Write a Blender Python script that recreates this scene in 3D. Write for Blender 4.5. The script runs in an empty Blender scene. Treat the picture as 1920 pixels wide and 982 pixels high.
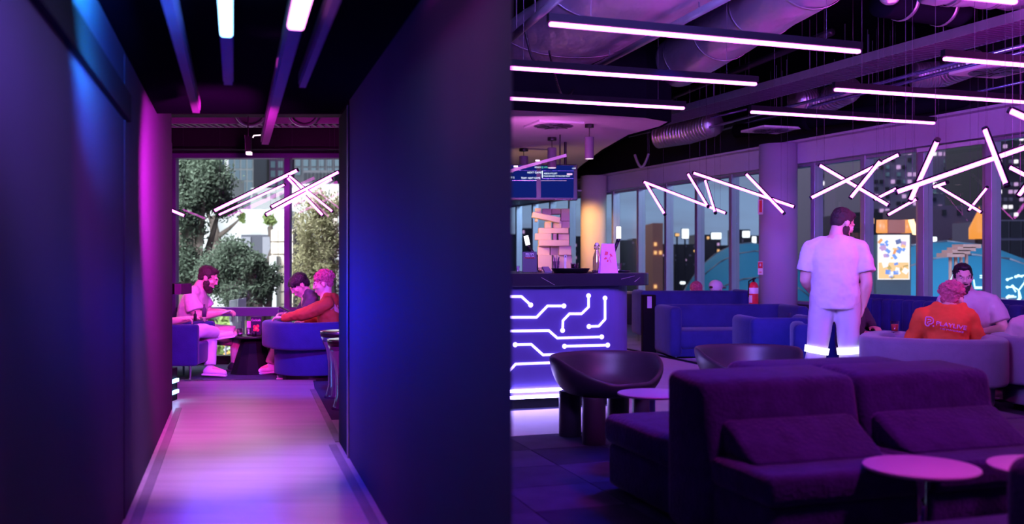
import bpy, bmesh, math, random
from mathutils import Vector, Matrix, Quaternion
R = math.radians
random.seed(7)
SC = bpy.context.scene
COL = SC.collection
F = 1800.0
CAMZ = 1.25

# ------------------------------------------------------------------ camera
cd = bpy.data.cameras.new('camera')
cam = bpy.data.objects.new('camera', cd)
COL.objects.link(cam)
cam.location = (0, 0, CAMZ)
cam.rotation_euler = (R(90), 0, 0)
cd.sensor_fit = 'HORIZONTAL'
cd.sensor_width = 36
cd.lens = 36 * F / 1920
cd.dof.use_dof = True
cd.dof.focus_distance = 9.6
cd.dof.aperture_fstop = 1.6
cd.clip_end = 900
SC.camera = cam

# ------------------------------------------------------------------ sky
W = bpy.data.worlds.new('sky')
SC.world = W
W.use_nodes = True
nt = W.node_tree
nt.nodes.clear()
wo = nt.nodes.new('ShaderNodeOutputWorld')
bg = nt.nodes.new('ShaderNodeBackground')
geo = nt.nodes.new('ShaderNodeNewGeometry')
tc = nt.nodes.new('ShaderNodeTexCoord')
sep = nt.nodes.new('ShaderNodeSeparateXYZ')
nt.links.new(tc.outputs['Generated'], sep.inputs[0])
def wmap(sock, a, b, c, d):
    m = nt.nodes.new('ShaderNodeMapRange')
    m.interpolation_type = 'SMOOTHSTEP'
    nt.links.new(sock, m.inputs['Value'])
    for k, v in zip(('From Min', 'From Max', 'To Min', 'To Max'), (a, b, c, d)):
        m.inputs[k].default_value = v
    return m.outputs['Result']
# dusk: pale blue band above the horizon, deeper blue upwards, patched with cloud
el = wmap(sep.outputs['Z'], 0.0, 0.35, 0, 1)
dusk = nt.nodes.new('ShaderNodeMix'); dusk.data_type = 'RGBA'
nt.links.new(el, dusk.inputs[0])
dusk.inputs[6].default_value = (0.26, 0.40, 0.64, 1)
dusk.inputs[7].default_value = (0.05, 0.09, 0.22, 1)
cl = nt.nodes.new('ShaderNodeTexNoise'); cl.inputs['Scale'].default_value = 5; cl.inputs['Detail'].default_value = 5
mp = nt.nodes.new('ShaderNodeMapping'); mp.inputs['Scale'].default_value = (1, 1, 5)
nt.links.new(tc.outputs['Generated'], mp.inputs[0]); nt.links.new(mp.outputs[0], cl.inputs[0])
clf = wmap(cl.outputs[0], 0.42, 0.66, 0, 0.55)
dusk2 = nt.nodes.new('ShaderNodeMix'); dusk2.data_type = 'RGBA'
nt.links.new(clf, dusk2.inputs[0]); nt.links.new(dusk.outputs[2], dusk2.inputs[6])
dusk2.inputs[7].default_value = (0.16, 0.17, 0.27, 1)
# to the left the sky is still bright overcast white
az = wmap(sep.outputs['X'], -0.15, -0.05, 1, 0)
day = nt.nodes.new('ShaderNodeMix'); day.data_type = 'RGBA'
nt.links.new(az, day.inputs[0]); nt.links.new(dusk2.outputs[2], day.inputs[6])
day.inputs[7].default_value = (1.15, 1.2, 1.28, 1)
nt.links.new(day.outputs[2], bg.inputs[0])
bg.inputs[1].default_value = 1.0
nt.links.new(bg.outputs[0], wo.inputs[0])

def area(name, loc, target, size, power, color, sy=None, spread=180):
    l = bpy.data.lights.new(name, 'AREA')
    l.shape = 'RECTANGLE'; l.size = size; l.size_y = sy or size
    l.energy = power; l.color = color; l.spread = R(spread)
    o = bpy.data.objects.new(name, l); COL.objects.link(o)
    o.location = loc
    o.rotation_euler = (Vector(target) - Vector(loc)).to_track_quat('-Z', 'Y').to_euler()
    return o
def spot(name, loc, target, power, color, ang=60, blend=1, rad=.08):
    l = bpy.data.lights.new(name, 'SPOT')
    l.energy = power; l.color = color; l.spot_size = R(ang); l.spot_blend = blend; l.shadow_soft_size = rad
    o = bpy.data.objects.new(name, l); COL.objects.link(o)
    o.location = loc
    o.rotation_euler = (Vector(target) - Vector(loc)).to_track_quat('-Z', 'Y').to_euler()
    return o
MAG = (1.0, 0.10, 0.95); BLU = (0.06, 0.08, 1.0); PUR = (0.55, 0.12, 1.0); CYA = (0.02, 0.45, 1.0)
# daylight over the street on the left
area('street_daylight', (-14, 15, 16), (-9, 34, 0), 12, 30000, (0.95, 1, 1), 12)
# corridor walls and floors: unseen coloured spots added, no fixtures hang there
spot('corridor_blue_washer', (-0.75, 2.9, 1.9), (-1.65, 3.7, 1.98), 460, (0.03, 0.15, 1.0), 50)
spot('corridor_magenta_washer', (-1.25, 5.1, 1.95), (-2.55, 6.9, 1.4), 1150, (1, .02, .75), 85)
spot('corridor_blue_washer', (-1.95, 6.5, .95), (-1.0, 5.9, 0.8), 190, (0.0, 0.01, 1.0), 130, rad=.3)
spot('corridor_magenta_washer', (-0.9, 2.3, 2.2), (-0.12, 2.95, 2.15), 200, (1, .02, .8), 62)
spot('corridor_cyan_washer', (-1.0, 3.0, 2.22), (-1.58, 3.3, 2.17), 1100, CYA, 60)
spot('corridor_indigo_washer', (-0.2, 1.4, 2.2), (-1.2, 2.5, 1.9), 420, (.28, .12, 1), 56)
spot('corridor_purple_washer', (-0.55, 2.9, 2.1), (-1.75, 4.1, 1.25), 110, (.6, .01, .8), 60)
spot('carpet_blue_lamp', (1.6, 6.6, 2.6), (.7, 4.8, 0), 220, (.03, .03, 1), 70, rad=.15)
spot('corridor_floor_pink', (-1.3, 4.6, 2.2), (-1.9, 5.9, 0.0), 430, (1, .32, .92), 50)
spot('corridor_floor_magenta', (-1.05, 4.3, 2.2), (-1.15, 4.5, 0.0), 170, (1, .10, .8), 44)
spot('corridor_floor_blue', (-1.9, 5.5, 2.2), (-2.02, 5.6, 0.0), 120, (.08, .12, 1), 34)
# nook: unseen fill lamps added, pink from above, blue from the bar side
spot('nook_pink_lamp', (-2.3, 9.5, 2.5), (-2.9, 10.8, 0.7), 210, (1, .12, .75), 62, rad=.06)
spot('nook_pink_lamp', (-4.3, 9.6, 2.4), (-2.6, 10.8, 0.8), 220, (1, .10, .70), 80, rad=.06)
spot('nook_blue_lamp', (-1.5, 7.4, 1.9), (-2.3, 10.4, 0.2), 620, BLU, 60, rad=.06)
# lounge: unseen coloured fill lamps added, no fixtures of their own
spot('lounge_blue_lamp', (1.2, 7.6, 2.7), (2.8, 12.5, 0.2), 310, (.02, .03, 1), 75, rad=.15)
spot('lounge_blue_lamp', (0.6, 5.2, 2.6), (2.4, 9.6, 1.0), 420, (.10, .08, 1), 50, rad=.15)
spot('lounge_purple_lamp', (5.6, 4.4, 3.0), (5.4, 12.0, 2.2), 700, (.55, .10, 1), 70, rad=.15)
area('sofa_pink_lamp', (2.5, 3.3, 3.4), (2.4, 3.6, 0.4), .5, 58, (1, .05, .85))
area('service_blue_lamp', (1.0, 5.0, 2.6), (2.5, 9.5, 4.0), 1.0, 60, (0.12, 0.08, 1.0), spread=140)
area('service_blue_lamp', (0.6, 3.6, 2.7), (1.0, 6.5, 3.6), .8, 230, (0.35, 0.22, 1.0), spread=120)
area('service_purple_lamp', (4.4, 7.0, 2.5), (3.2, 8.5, 4.0), 1.6, 70, (0.9, 0.08, 0.9), spread=150)
spot('bar_warm_lamp', (0.75, 17.6, 2.9), (1.7, 19.6, 1.4), 420, (1, .50, .16), 46, .6)
area('bar_warm_lamp', (-.3, 14.6, 1.9), (.6, 15.6, 1.5), .3, 16, (1, .55, .25))
spot('man_magenta_lamp', (6.4, 7.0, 2.6), (3.1, 8.7, 1.2), 260, (1, .08, .8), 40, rad=.1)
area('bar_pink_lamp', (0.25, 11.3, 2.4), (0.5, 15.0, 1.2), .5, 22, (1, .2, .9))

vs = SC.view_settings
vs.view_transform = 'Standard'; vs.look = 'None'; vs.exposure = 0.0; vs.gamma = 1.0; vs.use_curve_mapping = False
SC.cycles.use_denoising = True
SC.cycles.max_bounces = 8; SC.cycles.transparent_max_bounces = 16
SC.cycles.sample_clamp_indirect = 6
SC.cycles.caustics_reflective = False; SC.cycles.caustics_refractive = False

# ------------------------------------------------------------------ helpers
def P(u, v, Y): return Vector(((u - 960) / F * Y, Y, CAMZ - (v - 491) / F * Y))
def HZ(u, v, z):
    Y = (z - CAMZ) * F / (491 - v)
    return Vector(((u - 960) / F * Y, Y, z))
CT, ST = 0.95, 0.3123
def Q(p, q, z=0.0): return Vector((CT * p - ST * q, ST * p + CT * q, z))   # room axes
ROOM = math.atan2(ST, CT)

MATS = {}
def mat(name, col=(.5, .5, .5), rough=.6, metal=0, bdist=.01, var=.15, scale=8, bump=.1, bscale=None, emit=None, es=1, sheen=0, spec=.5, stretch=(1, 1, 1), trans=0, coat=0):
    m = bpy.data.materials.new(name); m.use_nodes = True
    t = m.node_tree; b = t.nodes['Principled BSDF']
    MATS[name] = m
    tcn = t.nodes.new('ShaderNodeTexCoord'); mpn = t.nodes.new('ShaderNodeMapping')
    mpn.inputs['Scale'].default_value = stretch
    t.links.new(tcn.outputs['Object'], mpn.inputs[0])
    n = t.nodes.new('ShaderNodeTexNoise'); n.inputs['Scale'].default_value = scale; n.inputs['Detail'].default_value = 4
    t.links.new(mpn.outputs[0], n.inputs[0])
    r = t.nodes.new('ShaderNodeMix'); r.data_type = 'RGBA'
    r.inputs[6].default_value = (*[c * (1 - var) for c in col], 1)
    r.inputs[7].default_value = (*[min(1, c * (1 + var)) for c in col], 1)
    t.links.new(n.outputs[0], r.inputs[0])
    t.links.new(r.outputs[2], b.inputs['Base Color'])
    b.inputs['Roughness'].default_value = rough; b.inputs['Metallic'].default_value = metal
    b.inputs['Specular IOR Level'].default_value = spec
    if sheen:
        b.inputs['Sheen Weight'].default_value = sheen; b.inputs['Sheen Roughness'].default_value = .4
    if coat: b.inputs['Coat Weight'].default_value = coat; b.inputs['Coat Roughness'].default_value = .15
    if trans: b.inputs['Transmission Weight'].default_value = trans
    if bump:
        n2 = t.nodes.new('ShaderNodeTexNoise'); n2.inputs['Scale'].default_value = bscale or scale * 6; n2.inputs['Detail'].default_value = 3
        t.links.new(mpn.outputs[0], n2.inputs[0])
        bp = t.nodes.new('ShaderNodeBump'); bp.inputs['Strength'].default_value = bump; bp.inputs['Distance'].default_value = bdist
        t.links.new(n2.outputs[0], bp.inputs['Height']); t.links.new(bp.outputs[0], b.inputs['Normal'])
    if emit:
        b.inputs['Emission Color'].default_value = (*emit, 1); b.inputs['Emission Strength'].default_value = es
    return m
def pane_mat(name, tint=(1, 1, 1), rough=0.0, fac=.9):
    m = bpy.data.materials.new(name); m.use_nodes = True; t = m.node_tree; t.nodes.clear()
    o = t.nodes.new('ShaderNodeOutputMaterial'); mx = t.nodes.new('ShaderNodeMixShader')
    tr = t.nodes.new('ShaderNodeBsdfTransparent'); gl = t.nodes.new('ShaderNodeBsdfGlossy')
    lw = t.nodes.new('ShaderNodeLayerWeight'); lw.inputs['Blend'].default_value = .5
    pw = t.nodes.new('ShaderNodeMath'); pw.operation = 'POWER'; pw.inputs[1].default_value = 4
    t.links.new(lw.outputs['Facing'], pw.inputs[0])
    mu = t.nodes.new('ShaderNodeMath'); mu.operation = 'MULTIPLY_ADD'; mu.inputs[1].default_value = .6 * fac; mu.inputs[2].default_value = .035 * fac; mu.use_clamp = True
    nz = t.nodes.new('ShaderNodeTexNoise'); nz.inputs['Scale'].default_value = 1.5
    bp = t.nodes.new('ShaderNodeBump'); bp.inputs['Strength'].default_value = .02
    t.links.new(nz.outputs[0], bp.inputs['Height']); t.links.new(bp.outputs[0], gl.inputs['Normal'])
    tr.inputs[0].default_value = (*tint, 1); gl.inputs['Roughness'].default_value = rough
    t.links.new(pw.outputs[0], mu.inputs[0]); t.links.new(mu.outputs[0], mx.inputs[0])
    t.links.new(tr.outputs[0], mx.inputs[1]); t.links.new(gl.outputs[0], mx.inputs[2]); t.links.new(mx.outputs[0], o.inputs[0])
    MATS[name] = m
    return m
def emat(name, col, s, base=(.04, .04, .05)):
    return mat(name, base, .4, var=.02, bump=0, emit=col, es=s)

M = MATS
mat('dark_wall', (.055, .05, .085), .75, var=.12, scale=3, bump=.05, bscale=200, spec=.12, stretch=(1, 1, .15))
mat('black_paint', (.012, .012, .018), .8, bump=.03, spec=.1)
mat('black_ceiling', (.006, .005, .011), .95, bump=.1, spec=0)
mat('bar_housing', (.13, .10, .15), .6, bump=.02, spec=.2)
mat('plaster', (.62, .58, .64), .7, var=.05, bump=.02)
mat('carpet', (.07, .08, .14), .95, var=.35, scale=3, bump=.5, bscale=260, spec=.1)
mat('carpet_light', (.30, .31, .42), .95, var=.35, scale=3, bump=.5, bscale=260, spec=.1)
mat('window_frame', (.36, .33, .42), .4, metal=.4, var=.06, bump=.02)
mat('bulkhead', (.50, .46, .58), .5, var=.05, bump=.02)
mat('metal_duct', (.62, .60, .66), .33, metal=.85, var=.15, scale=4, bump=.6, bscale=9, bdist=.03)
mat('duct_wrap', (.62, .56, .70), .38, metal=.75, var=.2, scale=2, bump=.9, bscale=3.5, bdist=.07, stretch=(1, .45, 1))
mat('housing_black', (.006, .005, .008), .8, bump=0, spec=.1)
mat('wire', (.10, .08, .12), .7, bump=0, spec=.1)
mat('tray_metal', (.16, .08, .20), .4, metal=.7, var=.1, bump=.05)
mat('galv', (.45, .44, .5), .35, metal=.8, bump=.05)
mat('velvet', (.052, .035, .15), .85, var=.65, scale=11, bump=.6, bscale=60, sheen=.4, spec=.15)
mat('velvet_blue', (.028, .035, .18), .85, var=.25, scale=6, bump=.3, bscale=90, sheen=.2, spec=.15)
mat('velvet_grey', (.24, .19, .33), .9, var=.15, scale=12, bump=.4, bscale=160, sheen=.4, spec=.2)
mat('shell_leather', (.045, .028, .055), .42, var=.2, scale=9, bump=.08, spec=.6)
mat('pale_top', (.66, .60, .68), .35, var=.05, bump=.02)
mat('black_metal', (.02, .02, .025), .35, metal=.5, bump=.02)
mat('chrome', (.75, .75, .78), .15, metal=1, var=.03, bump=0)
mat('blue_metal', (.25, .27, .5), .2, metal=.8, var=.08, bump=.02)
mat('worktop', (.02, .018, .035), .3, var=.4, scale=3, bump=.01, spec=.25)
mat('bar_front', (.10, .085, .33), .45, var=.1, bump=.03)
mat('skin', (.78, .50, .42), .5, var=.05, scale=20, bump=.05)
mat('hair_dark', (.035, .02, .018), .6, var=.4, scale=60, bump=.6, bscale=120)
mat('hair_black', (.012, .010, .014), .5, var=.4, scale=60, bump=.6, bscale=120)
mat('hair_pink', (.62, .15, .24), .8, var=.5, scale=45, bump=1, bscale=70, bdist=.02)
mat('tee_white', (.80, .78, .82), .85, var=.04, scale=6, bump=.35, bscale=7, sheen=.1)
mat('tee_pink', (.62, .50, .56), .85, var=.06, scale=6, bump=.35, bscale=9)
mat('trouser_white', (.70, .70, .76), .8, var=.05, scale=6, bump=.3, bscale=12)
mat('short_pink', (.50, .33, .36), .85, var=.06, bump=.3, bscale=14)
mat('hood_orange', (.85, .12, .03), .8, var=.1, scale=6, bump=.5, bscale=10)
mat('jacket_orange', (.42, .09, .03), .75, var=.1, scale=6, bump=.5, bscale=12)
mat('hood_dark', (.07, .055, .10), .8, var=.1, bump=.4, bscale=12)
mat('print_lilac', (.85, .35, .75), .6, bump=0)
mat('reflective', (.9, .9, .95), .3, bump=0, emit=(.95, .9, 1), es=1.6)  # light thrown back by the bands is put in as emission
mat('shoe_white', (.82, .80, .84), .55, bump=.1)
mat('shoe_black', (.02, .02, .025), .5, bump=.1)
mat('extinguisher_red', (.85, .04, .05), .3, bump=0)
mat('sign_red', (.8, .04, .08), .5, bump=0)
mat('sign_white', (.9, .85, .9), .5, bump=0)
mat('paper_pink', (.85, .30, .75), .6, bump=0)
mat('paper_dark', (.02, .008, .045), .5, bump=0)
mat('ceramic', (.80, .78, .82), .3, bump=0)
mat('drink_dark', (.02, .01, .01), .2, bump=0)
mat('drink_red', (.85, .08, .06), .25, bump=0)
mat('amber', (.9, .45, .12), .3, bump=0)
mat('box_cream', (.80, .66, .56), .6, var=.05, bump=.03)
mat('bottle_glass', (.75, .78, .85), .08, var=.02, bump=0, trans=.85)
mat('column', (.42, .38, .50), .6, var=.06, scale=2, bump=.1, bscale=40)
mat('column_pale', (.62, .56, .52), .6, var=.05, bump=.03)
pane_mat('pane', (.95, .95, .97))
pane_mat('tumbler', (.9, .86, .94), .05, 1.2)
mat('window_frame_dark', (.09, .05, .17), .5, metal=.2, var=.06, bump=.02)
pane_mat('cut_glass', (.75, .7, .85), .12, 7.0)
emat('neon_pink', (1.0, .125, .92), 8.5)
emat('neon_cross', (1.0, .125, .88), 8.0)
emat('tube_cold', (.25, .60, 1.0), 6.5)
emat('tube_pink', (1.0, .26, .92), 6.5)
emat('circuit', (.36, .26, 1.0), 6.0)
emat('lamp_white', (1, .95, .95), 4)
emat('lamp_face', (1, .65, .85), 2.2)
mat('screen_blue', (.002, .004, .02), .9, spec=.0, bump=0, emit=(.004, .012, .14), es=1)
emat('screen_text', (.75, .95, 1), 1.3)
emat('screen_green', (.1, .8, .35), 1)
emat('screen_pink', (.9, .55, .85), 1.1)

def empty(name, loc=(0, 0, 0), rz=0):
    o = bpy.data.objects.new(name, None); COL.objects.link(o)
    o.location = loc; o.rotation_euler = (0, 0, rz); o.empty_display_size = .1
    return o
def tag(o, label=None, cat=None, group=None, kind=None):
    if label: o['label'] = label
    if cat: o['category'] = cat
    if group: o['group'] = group
    if kind: o['kind'] = kind
    return o
def thing(name, label, cat, loc=(0, 0, 0), rz=0, group=None):
    return tag(empty(name, loc, rz), label, cat, group)
class B:
    """mesh collector"""
    def __init__(s): s.bm = bmesh.new()
    def _x(s, vs, c, rot, sc=None):
        m = Matrix.Translation(Vector(c))
        if rot is not None: m = m @ (rot if isinstance(rot, Matrix) else Matrix.Rotation(rot, 4, 'Z'))
        if sc: m = m @ Matrix.Diagonal((*sc, 1))
        bmesh.ops.transform(s.bm, matrix=m, verts=vs)
    def box(s, c, size, rot=None, bev=0, seg=2):
        r = bmesh.ops.create_cube(s.bm, size=1); vs = r['verts']
        bmesh.ops.scale(s.bm, vec=size, verts=vs)
        if bev:
            es = list({e for v in vs for e in v.link_edges})
            r2 = bmesh.ops.bevel(s.bm, geom=es, offset=bev, segments=seg, affect='EDGES', profile=.5)
            vs = list({v for f in r2['faces'] for v in f.verts} | {v for v in vs if v.is_valid})
        s._x(vs, c, rot)
        return s
    def b2(s, a, b, rot=None, bev=0):
        a = Vector(a); b = Vector(b)
        return s.box((a + b) / 2, [abs(x) for x in (b - a)], rot, bev)
    def sph(s, c, r, rot=None, seg=16):
        r = (r, r, r) if isinstance(r, (int, float)) else r
        k = bmesh.ops.create_uvsphere(s.bm, u_segments=seg, v_segments=max(6, seg // 2), radius=1)
        s._x(k['verts'], c, rot, r)
        return s
    def cone(s, a, b, r0, r1=None, seg=16, caps=True):
        a = Vector(a); b = Vector(b); d = b - a; r1 = r0 if r1 is None else r1
        if d.length < 1e-6: return s
        k = bmesh.ops.create_cone(s.bm, cap_ends=caps, segments=seg, radius1=r0, radius2=r1, depth=d.length)
        m = Matrix.Translation((a + b) / 2) @ d.to_track_quat('Z', 'Y').to_matrix().to_4x4()
        bmesh.ops.transform(s.bm, matrix=m, verts=k['verts'])
        return s
    def limb(s, pts, rad, seg=12):
        for i in range(len(pts) - 1):
            s.cone(pts[i], pts[i + 1], rad[i], rad[i + 1], seg)
        for p, r in zip(pts, rad): s.sph(p, r, seg=seg)
        return s
    def tube(s, pts, r, seg=8):
        for i in range(len(pts) - 1): s.cone(pts[i], pts[i + 1], r, r, seg)
        return s
    def bar(s, a, b, w, h, up=Vector((0, 0, 1)), off=(0, 0)):
        a = Vector(a); b = Vector(b); x = (b - a).normalized()
        y = up.cross(x).normalized(); z = x.cross(y)
        m = Matrix((x, y, z)).transposed().to_4x4()
        c = (a + b) / 2 + y * off[0] + z * off[1]
        r = bmesh.ops.create_cube(s.bm, size=1); bmesh.ops.scale(s.bm, vec=((b - a).length, w, h), verts=r['verts'])
        bmesh.ops.transform(s.bm, matrix=Matrix.Translation(c) @ m, verts=r['verts'])
        return s
    def lathe(s, prof, c=(0, 0, 0), seg=24, a0=0, a1=2 * math.pi):
        rows = []; full = abs(a1 - a0 - 2 * math.pi) < 1e-4; n = seg if full else seg + 1
        for r, z in prof:
            rows.append([s.bm.verts.new((c[0] + r * math.cos(a0 + (a1 - a0) * i / seg), c[1] + r * math.sin(a0 + (a1 - a0) * i / seg), c[2] + z)) for i in range(n)])
        for j in range(len(rows) - 1):
            for i in range(seg):
                i2 = (i + 1) % n
                try: s.bm.faces.new((rows[j][i], rows[j][i2], rows[j + 1][i2], rows[j + 1][i]))
                except ValueError: pass
        for row in (rows[0], rows[-1]):
            if full:
                try: s.bm.faces.new(row)
                except ValueError: pass
        return s
    def prism(s, pts, z0, z1):
        lo = [s.bm.verts.new((p[0], p[1], z0)) for p in pts]; hi = [s.bm.verts.new((p[0], p[1], z1)) for p in pts]
        s.bm.faces.new(lo[::-1]); s.bm.faces.new(hi)
        for i in range(len(pts)):
            j = (i + 1) % len(pts); s.bm.faces.new((lo[i], lo[j], hi[j], hi[i]))
        return s
    def loft(s, rings, seg=20, e=2.0):
        """rings: (centre, rx, ry, tilt about x)"""
        rows = []
        for c, rx, ry, t in rings:
            m = Matrix.Rotation(t, 3, 'X'); row = []
            for i in range(seg):
                a = 2 * math.pi * i / seg; ca, sa = math.cos(a), math.sin(a)
                x = rx * abs(ca) ** (2 / e) * (1 if ca >= 0 else -1); y = ry * abs(sa) ** (2 / e) * (1 if sa >= 0 else -1)
                row.append(s.bm.verts.new(Vector(c) + m @ Vector((x, y, 0))))
            rows.append(row)
        for j in range(len(rows) - 1):
            for i in range(seg):
                k = (i + 1) % seg; s.bm.faces.new((rows[j][i], rows[j][k], rows[j + 1][k], rows[j + 1][i]))
        s.bm.faces.new(rows[0][::-1]); s.bm.faces.new(rows[-1])
        return s
    def done(s, name, m, parent=None, world=False, smooth=False, bev=0, remesh=0, sm=0, solid=0, subd=0, disp=0, dscale=.1, label=None):
        if world and parent is not None:
            mw = Matrix.Translation(parent.location) @ Matrix.Rotation(parent.rotation_euler.z, 4, 'Z')
            if parent.parent is not None:
                pp = parent.parent
                mw = Matrix.Translation(pp.location) @ Matrix.Rotation(pp.rotation_euler.z, 4, 'Z') @ mw
            bmesh.ops.transform(s.bm, matrix=mw.inverted(), verts=s.bm.verts[:])
        bmesh.ops.recalc_face_normals(s.bm, faces=s.bm.faces[:])
        me = bpy.data.meshes.new(name); s.bm.to_mesh(me); s.bm.free()
        o = bpy.data.objects.new(name, me); COL.objects.link(o)
        me.materials.append(MATS[m] if isinstance(m, str) else m)
        if smooth or remesh:
            for p in me.polygons: p.use_smooth = True
        if solid: md = o.modifiers.new('s', 'SOLIDIFY'); md.thickness = solid; md.offset = 0
        if bev:
            md = o.modifiers.new('b', 'BEVEL'); md.width = bev; md.segments = 3; md.limit_method = 'ANGLE'; md.angle_limit = R(35)
            if smooth: md.harden_normals = False
        if subd: md = o.modifiers.new('d', 'SUBSURF'); md.levels = subd; md.render_levels = subd
        if remesh:
            md = o.modifiers.new('r', 'REMESH'); md.mode = 'VOXEL'; md.voxel_size = remesh; md.use_smooth_shade = True
            if sm: md = o.modifiers.new('m', 'SMOOTH'); md.factor = .5; md.iterations = sm
        if disp:
            tx = bpy.data.textures.new(name, 'CLOUDS'); tx.noise_scale = dscale; tx.noise_depth = 2
            md = o.modifiers.new('n', 'DISPLACE'); md.texture = tx; md.strength = disp; md.mid_level = .5; md.texture_coords = 'GLOBAL'
        o.parent = parent
        if label: o['label'] = label
        return o
def struct(name, b, m, parent=None, **k):
    o = b.done(name, m, parent, **k)
    if parent is None: o['kind'] = 'structure'
    return o
def solo(b, name, m, label, cat, group=None, **k):
    """a thing that is one mesh; its origin is moved to its base"""
    vs = b.bm.verts; n = len(vs)
    c = Vector((sum(v.co.x for v in vs) / n, sum(v.co.y for v in vs) / n, min(v.co.z for v in vs)))
    bmesh.ops.translate(b.bm, vec=-c, verts=vs[:])
    o = b.done(name, m, None, **k); o.location = c
    return tag(o, label, cat, group)
def copy_tree(o, parent=None):
    c = o.copy(); COL.objects.link(c); c.parent = parent
    for ch in [x for x in bpy.data.objects if x.parent == o]: copy_tree(ch, c)
    return c
def text(body, size, mtx, m, parent, name='lettering', depth=.002, align='CENTER', sx=1.0):
    cu = bpy.data.curves.new(name, 'FONT'); cu.body = body; cu.size = size; cu.extrude = depth; cu.align_x = align
    o = bpy.data.objects.new('tmp', cu); COL.objects.link(o)
    dg = bpy.context.evaluated_depsgraph_get(); dg.update()
    me = bpy.data.meshes.new_from_object(o.evaluated_get(dg))
    bpy.data.objects.remove(o)
    me.transform(mtx @ Matrix.Diagonal((sx, 1, 1, 1)))
    if parent is not None:
        mw = Matrix.Translation(parent.location) @ Matrix.Rotation(parent.rotation_euler.z, 4, 'Z')
        if parent.parent is not None: mw = Matrix.Translation(parent.parent.location) @ Matrix.Rotation(parent.parent.rotation_euler.z, 4, 'Z') @ mw
        me.transform(mw.inverted())
    me.materials.clear(); me.materials.append(MATS[m])
    n = bpy.data.objects.new(name, me); COL.objects.link(n); n.parent = parent
    return n
def upright(c, rz):   # matrix for lettering standing upright and read from -Y when rz = 0
    return Matrix.Translation(Vector(c)) @ Matrix.Rotation(rz, 4, 'Z') @ Matrix.Rotation(R(90), 4, 'X')
# ================================================================== SETTING
CD = Vector((-.2889, 1, 0)).normalized()            # corridor direction
CN = Vector((CD.y, -CD.x, 0))                       # to its right
CW = math.atan2(CD.y, CD.x)                         # angle of the corridor from +X
def LW(Y): return Vector((-2.88 - .2889 * (Y - 8.12), Y, 0))
def RW(Y): return Vector((-1.027 - .2889 * (Y - 6.06), Y, 0))
PLAN = [(-7.2, -3), (9, -3), (9, 3.75), (-.50, 26.4), (-.95, 26.5), (-1.25, 11.95), (-7.2, 11.95)]
b = B(); b.prism(PLAN, -.2, 0); struct('floor', b, 'carpet')
# timber walkway of the corridor with its border strips
mat('timber', (.50, .42, .46), .36, var=.35, scale=2.2, bump=.12, bscale=16, spec=.6, stretch=(.35, 3.5, 1), coat=.15)
mat('border', (.26, .22, .25), .5, var=.3, scale=5, bump=.1)
def poly(name, pts, z0, z1, m, parent=None, **k):
    b = B(); b.prism([(p[0], p[1]) for p in pts], z0, z1)
    return struct(name, b, m, parent, **k)
walk = struct('floor_walkway', B().prism([LW(0)[:2], RW(2.0)[:2], RW(6.56)[:2], (-1.91, 9.3), (-2.08, 10.04), (-3.6, 10.04)][:6], 0, .012), 'timber')
for a, c, nm in ((LW(1) + CN * .06, LW(8.1) + CN * .06, 'border_strip'), (RW(2.2) - CN * .06, RW(6.5) - CN * .06, 'border_strip'), (Vector((-1.19, 6.6, 0)), Vector((-1.93, 9.3, 0)), 'border_strip')):
    b = B(); b.bar(a + Vector((0, 0, .014)), c + Vector((0, 0, .014)), .05, .01); b.done(nm, 'border', walk)
b = B(); b.bar((-3.5, 10.05, .012), (-2.05, 10.05, .012), .03, .016); b.done('metal_threshold', 'chrome', walk)
# walls of the corridor
b = B(); b.bar(LW(-1) - CN * .1 + Vector((0, 0, 2)), LW(8.12) - CN * .1 + Vector((0, 0, 2)), .2, 4); lw = struct('wall_left', b, 'dark_wall')
b = B(); b.prism([(0, 2.51), (0, 2.86), (RW(6.06) + CN * .09)[:2], RW(6.06)[:2]], 0, 4.0); struct('wall_corridor_right', b, 'dark_wall')
b = B(); b.bar(LW(1.2) + CN * .012 + Vector((0, 0, 2.0)), LW(4.7) + CN * .012 + Vector((0, 0, 2.0)), .03, .13); struct('trim_1', b, 'black_paint')
b = B(); b.bar(LW(4.62) + CN * .002 + Vector((0, 0, 1.13)), LW(8.12) + CN * .002 + Vector((0, 0, 1.13)), .008, 2.24); struct('wall_left_panel', b, 'dark_wall')
# door jamb and lintel of the opening
b = B(); b.bar(RW(6.06) + CN * .03 + Vector((0, 0, 1.12)), RW(6.62) + CN * .03 + Vector((0, 0, 1.12)), .07, 2.24, ); struct('door_1', b, 'black_paint')
b = B(); b.bar(RW(6.06) + CN * -.006 + Vector((0, 0, 1.12)), RW(6.09) - CN * .006 + Vector((0, 0, 1.12)), .012, 2.24, ); struct('trim_2', b, 'window_frame')
b = B(); b.prism([LW(1.5)[:2], (0.0, 1.5), (0, 2.86), (RW(6.15))[:2], (-1.19, 6.6), LW(6.6)[:2]], 2.27, 2.36); struct('ceiling_corridor', b, 'black_ceiling')
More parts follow.
